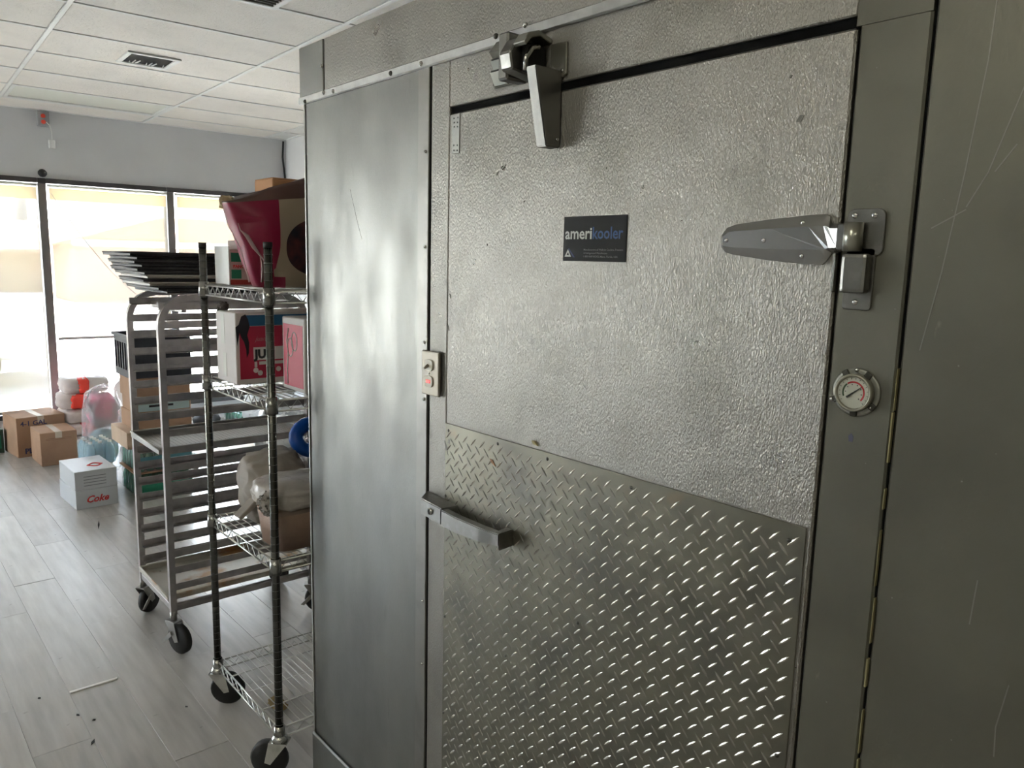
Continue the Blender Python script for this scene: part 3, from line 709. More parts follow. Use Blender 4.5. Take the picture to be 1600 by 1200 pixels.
def wedge(bm, x0, x1, zt, zb, yft, yfb, yb):
    v = [bm.verts.new(p) for p in ((x0, yfb, zb), (x1, yfb, zb), (x1, yb, zb), (x0, yb, zb), (x0, yft, zt), (x1, yft, zt), (x1, yb, zt), (x0, yb, zt))]
    fs = [bm.faces.new([v[i] for i in q]) for q in ((0, 1, 2, 3), (4, 7, 6, 5), (0, 4, 5, 1), (1, 5, 6, 2), (2, 6, 7, 3), (3, 7, 4, 0))]
    bmesh.ops.recalc_face_normals(bm, faces=fs); bmesh.ops.bevel(bm, geom=list({e for f in fs for e in f.edges}), offset=.0018, segments=2, affect='EDGES')
wedge(b, -1.112, -1.0855, Z(.352), Z(.2135), D-.072, D-.040, D-.0045); part('lever', b, mat('lever_metal', (.23, .225, .21), .85, .42), cl)
b = new_bm(); rod(b, (-1.0855, D-.014, Z(.228)), (-1.082, D-.014, Z(.228)), .0028, 8); part('rivet', b, chrome, cl)

# strap hinge
hg = thing('strap_hinge', 'tapered metal strap hinge joining the door to the right frame', 'hinge', (-.6, D, Z(.04)))
b = new_bm()
oz = 0
out = [(-.7145, .031), (-.7150, .049), (-.706, .060), (-.6904, .0650), (-.63, .0715), (-.57, .0758), (-.5475, .0760), (-.541, .0730), (-.5370, .0635), (-.5215, .0625), (-.5215, .0245), (-.5345, .0235), (-.5420, .0120), (-.5480, .0065), (-.58, .0072), (-.64, .0128), (-.6913, .0195), (-.706, .023)]
inn = [(-.7090, .033), (-.7100, .046), (-.70, .0535), (-.69, .0545), (-.63, .0575), (-.57, .0595), (-.5475, .0600), (-.5415, .0595), (-.5370, .0565), (-.5225, .0560), (-.5225, .0300), (-.5360, .0300), (-.5420, .0285), (-.5480, .0275), (-.58, .0275), (-.64, .0285), (-.69, .0305), (-.70, .0315)]
va = [b.verts.new((x, D-.002, Z(z))) for x, z in out]; vb = [b.verts.new((x, D-.007, Z(z))) for x, z in out]
def yt(x): return D-.012 if x < -.545 else (D-.012-(x+.545)*.35 if x < -.530 else D-.019)
vc = [b.verts.new((x, yt(x), Z(z))) for x, z in inn]
n_ = len(out); fs = []
for i in range(n_):
    j = (i+1) % n_
    fs.append(b.faces.new((va[i], va[j], vb[j], vb[i]))); fs.append(b.faces.new((vb[i], vb[j], vc[j], vc[i])))
fs.append(b.faces.new(va)); 
k = n_
for i in range(0, n_//2-1):  # cap strip of the raised middle
    fs.append(b.faces.new((vc[i], vc[i+1], vc[n_-2-i], vc[n_-1-i])) if n_-2-i > i+1 else b.faces.new((vc[i], vc[i+1], vc[n_-1-i])))
bmesh.ops.recalc_face_normals(b, faces=fs)
hm = mat('hinge_metal', (.36, .36, .35), .95, .27)
part('strap_leaf', b, hm, hg)
for (x, z) in [(-.7022, .041), (-.6382, .0407)]: screw(hg, x, Z(z), D-.012, .0036, chrome)
for (x, z) in [(-.5793, .0650), (-.5771, .0185)]: screw(hg, x, Z(z), D-.0095, .0036, chrome)
def rrect(x0, x1, z0, z1, r, n=4, top_only=False):
    pts = []
    for (cx_, cz_, a0) in [(x1-r, z1-r, 0), (x0+r, z1-r, PI/2), (x0+r, z0+r, PI), (x1-r, z0+r, 1.5*PI)]:
        for k in range(n+1): a = a0+PI/2*k/n; pts.append((cx_+r*math.cos(a), cz_+r*math.sin(a)))
    return pts
b = new_bm(); prism(b, [(x, Z(z)) for x, z in rrect(-.518, -.4665, .020, .082, .010)], 'y', D-.004, D-.0003, .0008)
prism(b, [(x, Z(z)) for x, z in rrect(-.515, -.4755, -.053, .03, .005)], 'y', D-.004, D-.0003, .0008); part('back_plate', b, castalu, hg)
b = new_bm(); box(b, (-.513, D-.022, Z(-.030)), (-.478, D-.003, Z(.0225)), .005, seg=2); part('lower_knuckle', b, castalu, hg)
b = new_bm(); rod(b, (-.502, D-.016, Z(.0255)), (-.502, D-.016, Z(.0635)), .0125, 18); part('barrel', b, mat('barrel_metal', (.42, .42, .36), .9, .28), hg)
b = new_bm(); box(b, (-.523, D-.022, Z(.0262)), (-.502, D-.012, Z(.0625)), .002); part('knuckle_link', b, hm, hg)
b = new_bm(); box(b, (-.5315, D-.010, Z(-.030)), (-.5275, D-.0005, Z(.023)), .0008); part('edge_flange', b, mat('bright_edge', (.75, .75, .74), .9, .25), hg)
for (x, z) in [(-.5078, .0735), (-.4810, .0730), (-.497, -.0425)]: screw(hg, x, Z(z), D-.004, .0045, chrome)

# dial thermometer
dg = thing('dial_thermometer', 'round dial thermometer with red and green arcs on right frame', 'thermometer', (-.484, D, Z(-.165)))
gc = (-.4845, 0, Z(-.1655))
b = new_bm(); lathe(b, [(.0335, D-.0004), (.0335, D-.0022), (.031, D-.003), (.027, D-.003)], gc, 32, 'y'); part('flange', b, mat('flange', (.33, .33, .29), .8, .35), dg)
b = new_bm(); lathe(b, [(.0262, D-.003), (.0262, D-.012), (.0245, D-.0135), (.0222, D-.0125), (.0218, D-.0085)], gc, 32, 'y'); part('bezel', b, mat('bezel', (.34, .33, .27), .6, .35), dg)
b = new_bm(); lathe(b, [(.0222, D-.0082), (.0222, D-.0098)], gc, 32, 'y'); dl = part('dial', b, mat('dial_face', (.50, .51, .44), 0, .5), dg)
for a in (58, 122, 205, 270, 325):
    a = math.radians(a); b = new_bm(); box(b, (-.005, D-.006, -.0045), (.005, D-.0025, .0045), .0006, Matrix.Translation((gc[0]+.0285*math.cos(a), 0, gc[2]+.0285*math.sin(a))) @ Matrix.Rotation(-a, 4, 'Y')); part('notch', b, mat('notch_dark', (.07, .07, .06), .3, .5), dg)
def arc(bm, r0, r1, a0, a1, y):
    n = 18; A = [math.radians(a0+(a1-a0)*k/n) for k in range(n+1)]
    prism(bm, [(gc[0]+r1*math.cos(a), gc[2]+r1*math.sin(a)) for a in A]+[(gc[0]+r0*math.cos(a), gc[2]+r0*math.sin(a)) for a in A[::-1]], 'y', y-.0003, y)
b = new_bm(); arc(b, .0135, .0157, -42, 128, D-.0098); part('red_arc', b, mat('dial_red', (.42, .02, .03), 0, .5), dl)
b = new_bm(); arc(b, .0135, .0157, 132, 205, D-.0098); part('green_arc', b, mat('dial_green', (.03, .07, .03), 0, .5), dl)
b = new_bm()
for k in range(15):
    a = math.radians(-45+k*18.5); r0, r1 = .0185, .0205
    box(b, (r0, D-.0101, -.0003), (r1, D-.0098, .0003), 0, Matrix.Translation((gc[0], 0, gc[2])) @ Matrix.Rotation(-a, 4, 'Y'))
    if k % 2 == 0: box(b, (.0105, D-.0101, -.0006), (.012, D-.0098, .0006), 0, Matrix.Translation((gc[0], 0, gc[2])) @ Matrix.Rotation(-a, 4, 'Y'))
part('scale_marks', b, inkm, dl)
b = new_bm(); a = math.radians(40); prism(b, [(gc[0]+x*math.cos(a)-z*math.sin(a), gc[2]+x*math.sin(a)+z*math.cos(a)) for x, z in [(-.0115, -.0012), (0, -.0009), (.0145, -.0002), (.0145, .0002), (0, .0009), (-.0115, .0012)]], 'y', D-.0112, D-.0106); part('needle', b, inkm, dl)
for (x, z) in [(-.5175, -.1795), (-.4853, -.1345), (-.4615, -.1835)]: screw(dg, x, Z(z), D-.003, .0032, chrome, .003)
b = new_bm(); prism(b, [(-.4905, Z(-.228)), (-.486, Z(-.224)), (-.483, Z(-.229)), (-.4835, Z(-.236)), (-.489, Z(-.236))], 'y', D-.0005, D-.0001); part('ink_smudge', b, mat('smudge_blue', (.10, .11, .17), .2, .6), cool)

# ------------------------------------------------------------------ wire shelving unit
SX0, SX1, SY0, SY1 = -2.755, -2.212, .957, 1.87
shelf = thing('wire_shelving', 'chrome wire shelving unit on casters beside the cooler', 'shelving', ((SX0+SX1)/2, (SY0+SY1)/2, 0))
posts_xy = [(SX0, SY0), (SX1, SY0), (SX0, SY1), (SX1, SY1)]
ZS = [1.575, 1.247, .735, .168]
for (x, y) in posts_xy:
    b = new_bm(); rod(b, (x, y, .135), (x, y, 1.705), .0127, 14); po = part('post', b, postchrome, shelf)
    b = new_bm()
    z = .16
    while z < 1.70: lathe(b, [(.0127, z-.001), (.01325, z), (.0127, z+.001)], (x, y, 0), 12); z += .0254
    gr_ = part('groove_rings', b, mat('groove', (.16, .16, .15), 1, .3), po); gr_['kind'] = 'stuff'
    b = new_bm(); rod(b, (x, y, 1.703), (x, y, 1.72), .0134, 12); part('cap', b, black, po)
    # caster
    ang = {0: .9, 1: 3.9, 2: .5, 3: 1.9}[posts_xy.index((x, y))]
    M = Matrix.Translation((x, y, 0)) @ Matrix.Rotation(ang, 4, 'Z')
    b = new_bm(); lathe(b, [(.014, .125), (.026, .128), (.026, .14), (.015, .15)], (x, y, 0), 14); part('collar', b, chrome, po)
    b = new_bm()
    for s in (-1, 1): prism(b, [(-.03, .125), (.03, .125), (.045, .055), (.025, .050)], 'y', s*.020-.0012, s*.020+.0012, 0, M)
    box(b, (-.03, -.022, .122), (.03, .022, .127), 0, M); part('caster_fork', b, chrome, po)
    b = new_bm(); lathe(b, [(.01, -.017), (.055, -.015), (.0625, -.009), (.0625, .009), (.055, .015), (.01, .017)], (.035, 0, .0625), 24, 'y', M); part('caster_wheel', b, black, po)
for si, z in enumerate(ZS):
    b = new_bm(); r = .0032
    e = .014
    for (p, q) in [((SX0+e, SY0), (SX1-e, SY0)), ((SX0+e, SY1), (SX1-e, SY1)), ((SX0, SY0+e), (SX0, SY1-e)), ((SX1, SY0+e), (SX1, SY1-e))]:
        tube(b, [(p[0], p[1], z), (q[0], q[1], z)], r, 6); tube(b, [(p[0], p[1], z-.034), (q[0], q[1], z-.034)], r, 6)
        d = Vector((q[0]-p[0], q[1]-p[1], 0)); n_ = max(2, int(d.length/.045)); pts = []
        for k in range(n_*2+1):
            f = k/(n_*2); pts.append((p[0]+d.x*f, p[1]+d.y*f, z-.003 if k % 2 else z-.031))
        tube(b, pts, .0018, 5)
    sh = part('wire_shelf', b, zinc, shelf)
    b = new_bm(); y = SY0+.022
    while y < SY1-.01: tube(b, [(SX0, y, z+.003), (SX1, y, z+.003)], .0016, 5); y += .0245
    part('deck_wires', b, zinc, sh)
    b = new_bm()
    for k in (1, 2, 3): 
        xx = SX0+(SX1-SX0)*k/4; tube(b, [(xx, SY0, z-.001), (xx, SY1, z-.001)], .0026, 6)
    part('support_wires', b, zinc, sh)
    for (x, y) in posts_xy:
        b = new_bm(); rod(b, (x, y, z-.040), (x, y, z+.012), .0195, 14, .0165); part('corner_collar', b, mat('collar_metal', (.34, .34, .32), 1, .22), sh)

# ------------------------------------------------------------------ baking rack
KX0, KX1, KY0, KY1 = -3.70, -3.262, .955, 1.585
rack = thing('baking_rack', 'aluminium rolling baking rack with tray slides', 'rack', ((KX0+KX1)/2, (KY0+KY1)/2, 0))
KT = 1.505
def arch(x):
    b = new_bm(); R_ = .115; pts = [(KY0, .165), (KY0, .8), (KY0, KT-R_)]
    for k in range(1, 8): a = PI-PI/2*k/7; pts.append((KY0+R_+R_*math.cos(a), KT-R_+R_*math.sin(a)))
    for k in range(0, 8): a = PI/2-PI/2*k/7; pts.append((KY1-R_+R_*math.cos(a), KT-R_+R_*math.sin(a)))
    pts += [(KY1, .8), (KY1, .165)]
    w = .0125; rings = []
    for i, p in enumerate(pts):
        a = Vector(pts[max(0, i-1)]); c = Vector(pts[min(len(pts)-1, i+1)]); t_ = (c-a).normalized(); n2_ = Vector((-t_.y, t_.x))*w
        q = Vector(p); rings.append([b.verts.new(v) for v in ((x-w, q.x-n2_.x, q.y-n2_.y), (x+w, q.x-n2_.x, q.y-n2_.y), (x+w, q.x+n2_.x, q.y+n2_.y), (x-w, q.x+n2_.x, q.y+n2_.y))])
    fs = [b.faces.new(rings[0]), b.faces.new(rings[-1][::-1])]
    for A, B in zip(rings, rings[1:]):
        for k in range(4): fs.append(b.faces.new((A[k], A[(k+1) % 4], B[(k+1) % 4], B[k])))
    bmesh.ops.recalc_face_normals(b, faces=fs)
    return part('side_arch', b, rackm, rack)
A0 = arch(KX0); A1 = arch(KX1)
b = new_bm(); SL = .0745
box(b, (-.0015, -(KY1-KY0)/2, 0), (.0015, (KY1-KY0)/2, .030), .0004); box(b, (0, -(KY1-KY0)/2, 0), (.032, (KY1-KY0)/2, .0025), .0004)
slide = mesh_of('tray_slide', b, rackm)
base = rack.location
for k in range(17):
    z = .262+SL*k
    for s, x in ((-1, KX1-.013), (1, KX0+.013)):
        o = bpy.data.objects.new('tray_slide', slide); C.objects.link(o); o.parent = rack
        o.location = (x-base.x, (KY0+KY1)/2-base.y, z); o.rotation_euler = (0, 0, PI if s == -1 else 0)
for z, y in ((.195, KY0), (.195, KY1), (1.475, KY1-.05), (1.455, KY0+.10)):
    b = new_bm(); box(b, (KX0+.012, y-.010, z-.014), (KX1-.012, y+.010, z+.014), .003); part('cross_bar', b, rackm, rack)
for y in (KY0+.0, (KY0+KY1)/2, KY1-.0):
    if y == (KY0+KY1)/2:
        b = new_bm(); box(b, (KX0+.012, y-.02, KT-.004), (KX1-.012, y+.02, KT+.010), .002); part('cross_bar', b, rackm, rack)
# the long rails at the foot of each side
for x in (KX0, KX1):
    b = new_bm(); box(b, (x-.011, KY0+.013, .180), (x+.011, KY1-.013, .208), .002); part('base_rail', b, rackm, rack)
    b = new_bm(); rod(b, (x-.0, KY0+.006, .163), (x, KY0+.006, .21), .0155, 12); 
    b.free()
for (x, y, ang) in [(KX1, KY0, .35), (KX0, KY0, 2.2), (KX1, KY1, 1.0), (KX0, KY1, .4)]:
    M = Matrix.Translation((x, y, 0)) @ Matrix.Rotation(ang, 4, 'Z')
    b = new_bm(); rod(b, (x, y, .135), (x, y, .18), .014, 12); box(b, (-.028, -.022, .133), (.028, .022, .140), .002, M)
    for s in (-1, 1): prism(b, [(-.028, .136), (.028, .136), (.050, .060), (.028, .052)], 'y', s*.021-.0015, s*.021+.0015, 0, M)
    prism(b, [(-.045, .045), (-.03, .04), (.02, .085), (.01, .10)], 'y', -.030, -.026, 0, M)
    cf = part('caster_fork', b, mat('caster_zinc', (.36, .35, .33), .9, .4), rack)
    b = new_bm(); lathe(b, [(.01, -.018), (.055, -.016), (.0645, -.010), (.0645, .010), (.055, .016), (.01, .018)], (.036, 0, .0645), 24, 'y', M); part('caster_wheel', b, black, rack)

# perforated tray half way up, slides out at the left
def sheet_pan(w, l, h, thick=.0012, lip=.006):
    b = new_bm()
    box(b, (-w/2, -l/2, 0), (w/2, l/2, thick))
    for (x0, x1, y0, y1) in [(-w/2, -w/2+thick, -l/2, l/2), (w/2-thick, w/2, -l/2, l/2), (-w/2, w/2, -l/2, -l/2+thick), (-w/2, w/2, l/2-thick, l/2)]: box(b, (x0, y0, 0), (x1, y1, h))
    for (p, q) in [((-w/2, -l/2), (w/2, -l/2)), ((w/2, -l/2), (w/2, l/2)), ((w/2, l/2), (-w/2, l/2)), ((-w/2, l/2), (-w/2, -l/2))]: rod(b, (*p, h), (*q, h), .0042 if h > .01 else .0033, 6)
    return b
KXc = (KX0+KX1)/2; KW = KX1-KX0-.036
perf = mat('perforated_aluminium', (.50, .47, .45), .85, .42)
nt = perf.node_tree; N = nt.nodes; L = nt.links
t = N.new('ShaderNodeTexCoord'); vo = N.new('ShaderNodeTexVoronoi'); vo.inputs['Randomness'].default_value = 0; vo.inputs['Scale'].default_value = 170; L.new(t.outputs['Object'], vo.inputs['Vector'])
g_ = N.new('ShaderNodeMath'); g_.operation = 'GREATER_THAN'; g_.inputs[1].default_value = .33; L.new(vo.outputs['Distance'], g_.inputs[0])
b = sheet_pan(KW, .66, .024)
tr_ = thing('perforated_tray', 'perforated aluminium tray half way up the baking rack', 'tray', (KXc, 1.262, .262+SL*8+.003))
part('pan', b, alpan, tr_, world=False)
b = new_bm()
for i in range(22):
    for j in range(34):
        x = -KW/2+.02+i*(KW-.04)/21; y = -.31+j*.62/33
        v = [b.verts.new((x+.003*math.cos(a), y+.003*math.sin(a), .0016)) for a in [k*PI/3 for k in range(6)]]; b.faces.new(v)
ph = part('perforations', b, mat('hole_dark', (.05, .05, .05), 0, .8), tr_, world=False); ph['kind'] = 'stuff'
b = sheet_pan(KW, .66, .022); o = part('pan', b, stained, None); 
o.name = 'stained_tray'; o.location = (KXc, 1.27, .262-.0475+.006); tag(o, 'pale tray with brown rust stains at the bottom of the baking rack', 'tray')
# stack of blackened sheet pans on top of the rack
PH = .0148
for k in range(11):
    b = sheet_pan(.40+random.uniform(-.01, .01), .66, .0113, .0014, .0033)
    o = part('baking_sheet', b, blackpan if k not in (2, 4) else alpan)
    off = [.02, -.03, -.06, -.085, -.07, -.10, -.13, -.115, -.15, -.13, -.18][k]*.62
    o.location = (KXc+random.uniform(-.015, .015), 1.30+off, KT+.016+PH*k); o.rotation_euler = (0, random.uniform(-.001, .001), random.uniform(-.03, .03))
    pos = ['lowest sheet of the black pan stack', 'second black sheet pan from the bottom of the stack', 'silvery worn sheet pan, third from bottom of the stack', 'fourth black sheet pan from the bottom of the stack', 'grey scuffed sheet pan, fifth from bottom of the stack',
           'sixth sheet pan, in the middle of the black stack', 'fifth black sheet pan from the top of the stack', 'fourth black sheet pan from the top of the stack', 'third black sheet pan from the top of the stack', 'second black sheet pan from the top of the stack', 'topmost black sheet pan jutting furthest left over the rack'][k]
    tag(o, pos, 'tray', 'baking sheets stacked on the rack')

# ------------------------------------------------------------------ cartons
def carton(name, label, size, loc, rz=0, m_=None, tp=True, cat='box', group=None):
    w, d, h = size; o = thing(name, label, cat, loc, rz, group); m_ = m_ or brown
    b = new_bm(); box(b, (-w/2, -d/2, 0), (w/2, d/2, h-.003), .003); part('body', b, m_, o, world=False)
    for s in (-1, 1):
        b = new_bm(); box(b, (-w/2+.001, s*.001, h-.003), (w/2-.001, s*(d/2-.001), h), .001); part('flap', b, m_, o, world=False)
    if tp:
        b = new_bm(); box(b, (-w/2-.0006, -.024, h-.05), (w/2+.0006, .024, h+.0006)); part('tape', b, tape, o, world=False)
    return o
def ctext(o, s, h, x, y, z, facing, m_, bold=.001, sx=1, slant=0):
    return text(s, h, m_, o, wm(o) @ face_M((x, y, z), facing), 'lettering', bold, sx, slant=slant)
c1 = carton('carton', 'larger brown carton marked PLACENTIA-like purple letters by left window', (.36, .36, .33), (-7.44, 1.135, 0), .12)
c1['label'] = 'larger brown carton with dark capitals under the left window bay'
ctext(c1, '4-1 GAL', .055, .1812, -.15, .26, '+x', mat('navy_ink', (.04, .04, .12), 0, .6)); ctext(c1, 'PLACEN', .06, .1812, -.13, .03, '+x', MATS['navy_ink'], .0025)
c2 = carton('carton', 'smaller brown carton with taped top in front of the larger one', (.34, .26, .265), (-7.02, 1.20, 0), .03)
b = new_bm()
for z in (.215, .205): box(b, (.1705, -.09, z), (.1712, .09, z+.002))
part('print_line', b, mat('brown_ink', (.2, .1, .06), 0, .7), c2, world=False)
c3 = carton('carton', 'dark green box cut by the left edge of the floor view', (.3, .3, .2), (-7.66, .765, 0), .05, mat('dark_green_card', (.03, .07, .05), 0, .6))
b = new_bm(); box(b, (.1502, -.13, .04), (.1512, .13, .15)); part('panel', b, greenp, c3, world=False)
# two cases of canned drink
cokem = mat('silver_card', (.60, .62, .65), .1, .45)
for i, (z, lab) in enumerate([(0, 'lower silver drink case with red script lettering on its end'), (.1285, 'upper silver drink case with red emblem on its top')]):
    k = thing('drink_case', lab, 'box', (-5.735, 1.165+(.003 if i else 0), z), .045 if i == 0 else .03, 'drink cases stacked on the floor')
    b = new_bm(); box(b, (-.20, -.128, 0), (.20, .128, .127), .003); part('body', b, cokem, k, world=False)
    if i == 0:
        text('Coke', .062, redink, k, wm(k) @ face_M((.2004, -.07, .04), '+x'), 'lettering', .0018, 1, slant=.35)
    else:
        b = new_bm()
        for q in range(4): box(b, (.2001, -.075, .025+q*.02), (.2008, .06, .030+q*.02))
        part('small_print', b, mat('grey_ink', (.25, .26, .28), 0, .6), k, world=False)
        b = new_bm(); tube(b, [(.06+.03*math.cos(a)+.012*math.cos(3*a), .03+.045*math.sin(a), .1275) for a in [2*PI*q/20 for q in range(20)]], .006, 5, True); part('red_emblem', b, redink, k, world=False)
# carton stack behind the rack, with the black crate on top
stack = [(-5.76, 1.60, .355, (.40, .44, .115), 'wide low carton at the bottom of the brown carton stack', pale_carton, 0),
         (-5.75, 1.63, .470, (.36, .37, .12), 'brown carton second from the bottom of the stack', brown, 0),
         (-5.75, 1.635, .590, (.35, .36, .10), 'carton with teal and white label band in the stack', brown, 1),
         (-5.75, 1.63, .690, (.36, .37, .145), 'brown carton directly under the black crate', brown, 0)]
for (x, y, z, s, lab, mm, lbl) in stack:
    c = carton('carton', lab, s, (x, y, z), 0, mm, True, 'box', 'cartons stacked behind the baking rack')
    if lbl:
        b = new_bm(); box(b, (s[0]/2, -s[1]/2+.01, .012), (s[0]/2+.001, s[1]/2-.01, .085)); part('label_band', b, mat('teal_label', (.40, .52, .52), 0, .5), c, world=False)
        b = new_bm(); box(b, (s[0]/2+.001, -.1, .04), (s[0]/2+.0018, .06, .055)); part('print_line', b, inkm, c, world=False)
cr_ = thing('crate', 'black slotted plastic crate on top of the brown cartons', 'crate', (-5.75, 1.625, .836))
bk_ = mat('black_crate', (.022, .024, .035), 0, .45)
b = new_bm(); w, d, h = .38, .40, .285
box(b, (-w/2+.02, -d/2+.02, 0), (w/2-.02, d/2-.02, .012))
box(b, (w/2-.014, -d/2, 0), (w/2-.006, d/2, h)); box(b, (-w/2+.006, -d/2, 0), (-w/2+.014, d/2, h))
for yy in (-d/2, d/2-.008):
    box(b, (-w/2, yy, 0), (w/2, yy+.008, .05)); box(b, (-w/2, yy, h-.05), (w/2, yy+.008, h))
part('shell', b, bk_, cr_, world=False)
for yy in (-d/2, d/2-.008):
    for k in range(7):
        xx = -w/2+.004+k*(w-.03)/6; b = new_bm(); box(b, (xx, yy, .05), (xx+.022, yy+.008, h-.05)); part('slat', b, bk_, cr_, world=False)
b = new_bm()
for (x0, x1, y0, y1) in [(-w/2-.012, w/2+.012, -d/2-.012, -d/2+.006), (-w/2-.012, w/2+.012, d/2-.006, d/2+.012), (-w/2-.012, -w/2+.012, -d/2, d/2), (w/2-.012, w/2+.012, -d/2, d/2)]: box(b, (x0, y0, h-.012), (x1, y1, h+.008), .003)
part('rim', b, bk_, cr_, world=False)
# bottle packs
def bottle_mesh(h=.165, r=.031):
    b = new_bm(); lathe(b, [(r*.8, 0), (r, .008), (r, h*.28), (r*.93, h*.33), (r, h*.4), (r, h*.62), (r*.75, h*.78), (r*.38, h*.88), (r*.38, h*.93)], (0, 0, 0), 10); return b
glass_g = mat('green_bottle', (.02, .20, .10), 0, .15, alpha=.85); glass_b = mat('clear_bottle', (.45, .68, .78), 0, .12, alpha=.6)
film = mat('shrink_film', (.8, .85, .88), 0, .12, alpha=.22)
bg_me = mesh_of('bottle', bottle_mesh(), glass_g); bb_me = mesh_of('bottle', bottle_mesh(), glass_b)
b = new_bm(); rod(b, (0, 0, .150), (0, 0, .165), .0135, 8); cap_g = mesh_of('cap', b, mat('cap_dark', (.02, .09, .05), 0, .4)); b = new_bm(); rod(b, (0, 0, .150), (0, 0, .165), .0135, 8); cap_w = mesh_of('cap', b, white_pl)
def pack(nx, ny, loc, label, me, cap, rz=0, group=None, lab_m=None):
    o = thing('bottle_pack', label, 'bottle pack', loc, rz, group)
    for i in range(nx):
        for j in range(ny):
            q = bpy.data.objects.new('bottle', me); C.objects.link(q); q.parent = o; q.location = ((i-(nx-1)/2)*.063, (j-(ny-1)/2)*.063, .001)
            c = bpy.data.objects.new('cap', cap); C.objects.link(c); c.parent = q
    b = new_bm(); box(b, (-nx*.0318, -ny*.0318, 0), (nx*.0318, ny*.0318, .150), .012, seg=2); part('wrap_film', b, film, o, world=False)
    if lab_m:
        b = new_bm(); box(b, (nx*.0318, -ny*.0318+.01, .035), (nx*.0318+.0008, ny*.0318-.01, .105)); part('printed_band', b, lab_m, o, world=False)
    return o
pack(6, 6, (-5.76, 1.62, .0), 'green bottle pack on the floor below the cartons', bg_me, cap_g, 0, 'bottle packs under the cartons', greenp)
pack(6, 6, (-5.765, 1.625, .178), 'green and blue bottle pack directly under the carton stack', bg_me, cap_g, 0, 'bottle packs under the cartons', mat('teal_print', (.10, .28, .34), 0, .4))
b = new_bm(); box(b, (-5.96, 1.42, .1675), (-5.56, 1.82, .1765), .002); tag(part('cardboard_sheet', b, brown), 'thin brown cardboard sheet between the two bottle packs', 'cardboard')
pack(4, 3, (-6.12, 1.31, 0), 'clear water bottle pack left of the carton stack', bb_me, cap_w, .1)
pack(4, 3, (-6.12, 1.31, .171), 'second water bottle pack on top of the first, by the cartons', bb_me, cap_w, .06)
# wrapped bundle: clear bag over pink and grey goods
wb = thing('plastic_bag', 'clear plastic bag with pink and grey packets left of cartons', 'bag', (-6.46, 1.44, 0))
b = new_bm(); soft(b, (.20, .19, .26), (0, 0, .48), 2.6, 3, .02, 6, 3, flat=False); part('pink_packets', b, mat('pink_packets', (.55, .10, .22), 0, .5, var=((.20, .16, .17), 7, .48, .52, U1)), wb, world=False)
b = new_bm(); soft(b, (.20, .18, .26), (0, 0, .2), 3, 3, .012, 6, 5); part('blue_packets', b, mat('blue_packets', (.20, .38, .44), 0, .4, var=((.04, .16, .10), 5, .48, .55, U1)), wb, world=False)
b = new_bm(); soft(b, (.29, .26, .68), (0, 0, .325), 3, 3, .025, 9, 8, taper=-.08); part('clear_film', b, mat('clear_film', (.86, .84, .88), 0, .15, (14, .01, U1, 3, 1), alpha=.30), wb, world=False)
# sacks by the window: red-and-white flour sacks
sackw = mat('sack_white', (.72, .66, .64), 0, .55, (12, .004, U1, 3, 1), ((.60, .52, .50), 5, .45, .6, U1)); sackr = mat('sack_red', (.75, .05, .03), 0, .5, (12, .004, U1, 3, 1)); sackb = mat('sack_blue', (.12, .16, .42), 0, .5)
sl = [('flattened blue and white sack at the bottom of the sack pile', .0, .12, .03, sackb, 0), ('white sack with red edge, second from the bottom of the pile', .115, .12, -.02, sackr, 1), ('bulging white sack with red end, middle of the pile', .23, .13, .02, sackr, 2),
      ('white sack with broad red panel, second from top of the pile', .355, .13, -.03, sackr, 3), ('white sack slumped at the top of the pile by window post', .48, .14, .02, sackr, 4)]
for (lab, z, h, dy, em, k) in sl:
    s = thing('flour_sack', lab, 'sack', (-7.42+.02*(k % 2), 1.50+dy, z), .12*(k % 3-1), 'sacks piled by the window')
    b = new_bm(); soft(b, (.32, .33+.02*(k % 3), h*.96), (0, 0, h*.49), 5, 4, .010, 7, k+11); part('sack_body', b, sackw, s, world=False)
    b = new_bm(); soft(b, (.340, .10+.05*(k % 2), h*1.0), (0, .05-.02*k, h*.49), 5, 3, .008, 6, k+11); part('printed_band', b, em, s, world=False)
for (x, y, z, lab, k) in []:
    s = thing('flour_sack', lab, 'sack', (x, y, z), .3)
    b = new_bm(); soft(b, (.24, .30, .19), (0, 0, .09), 2.6, 3, .02, 7, k+31); part('sack_body', b, sackw, s, world=False)
for k, (x, y) in enumerate([(-7.30, 1.83)]):
    s = thing('tall_sack', 'tall pale sack standing right of the red and white sacks', 'sack', (x+.05, y+.03, 0), .2); b = new_bm(); soft(b, (.28, .24, .64), (0, 0, .30), 3, 3, .02, 6, 41); part('sack_body', b, sackw, s, world=False)
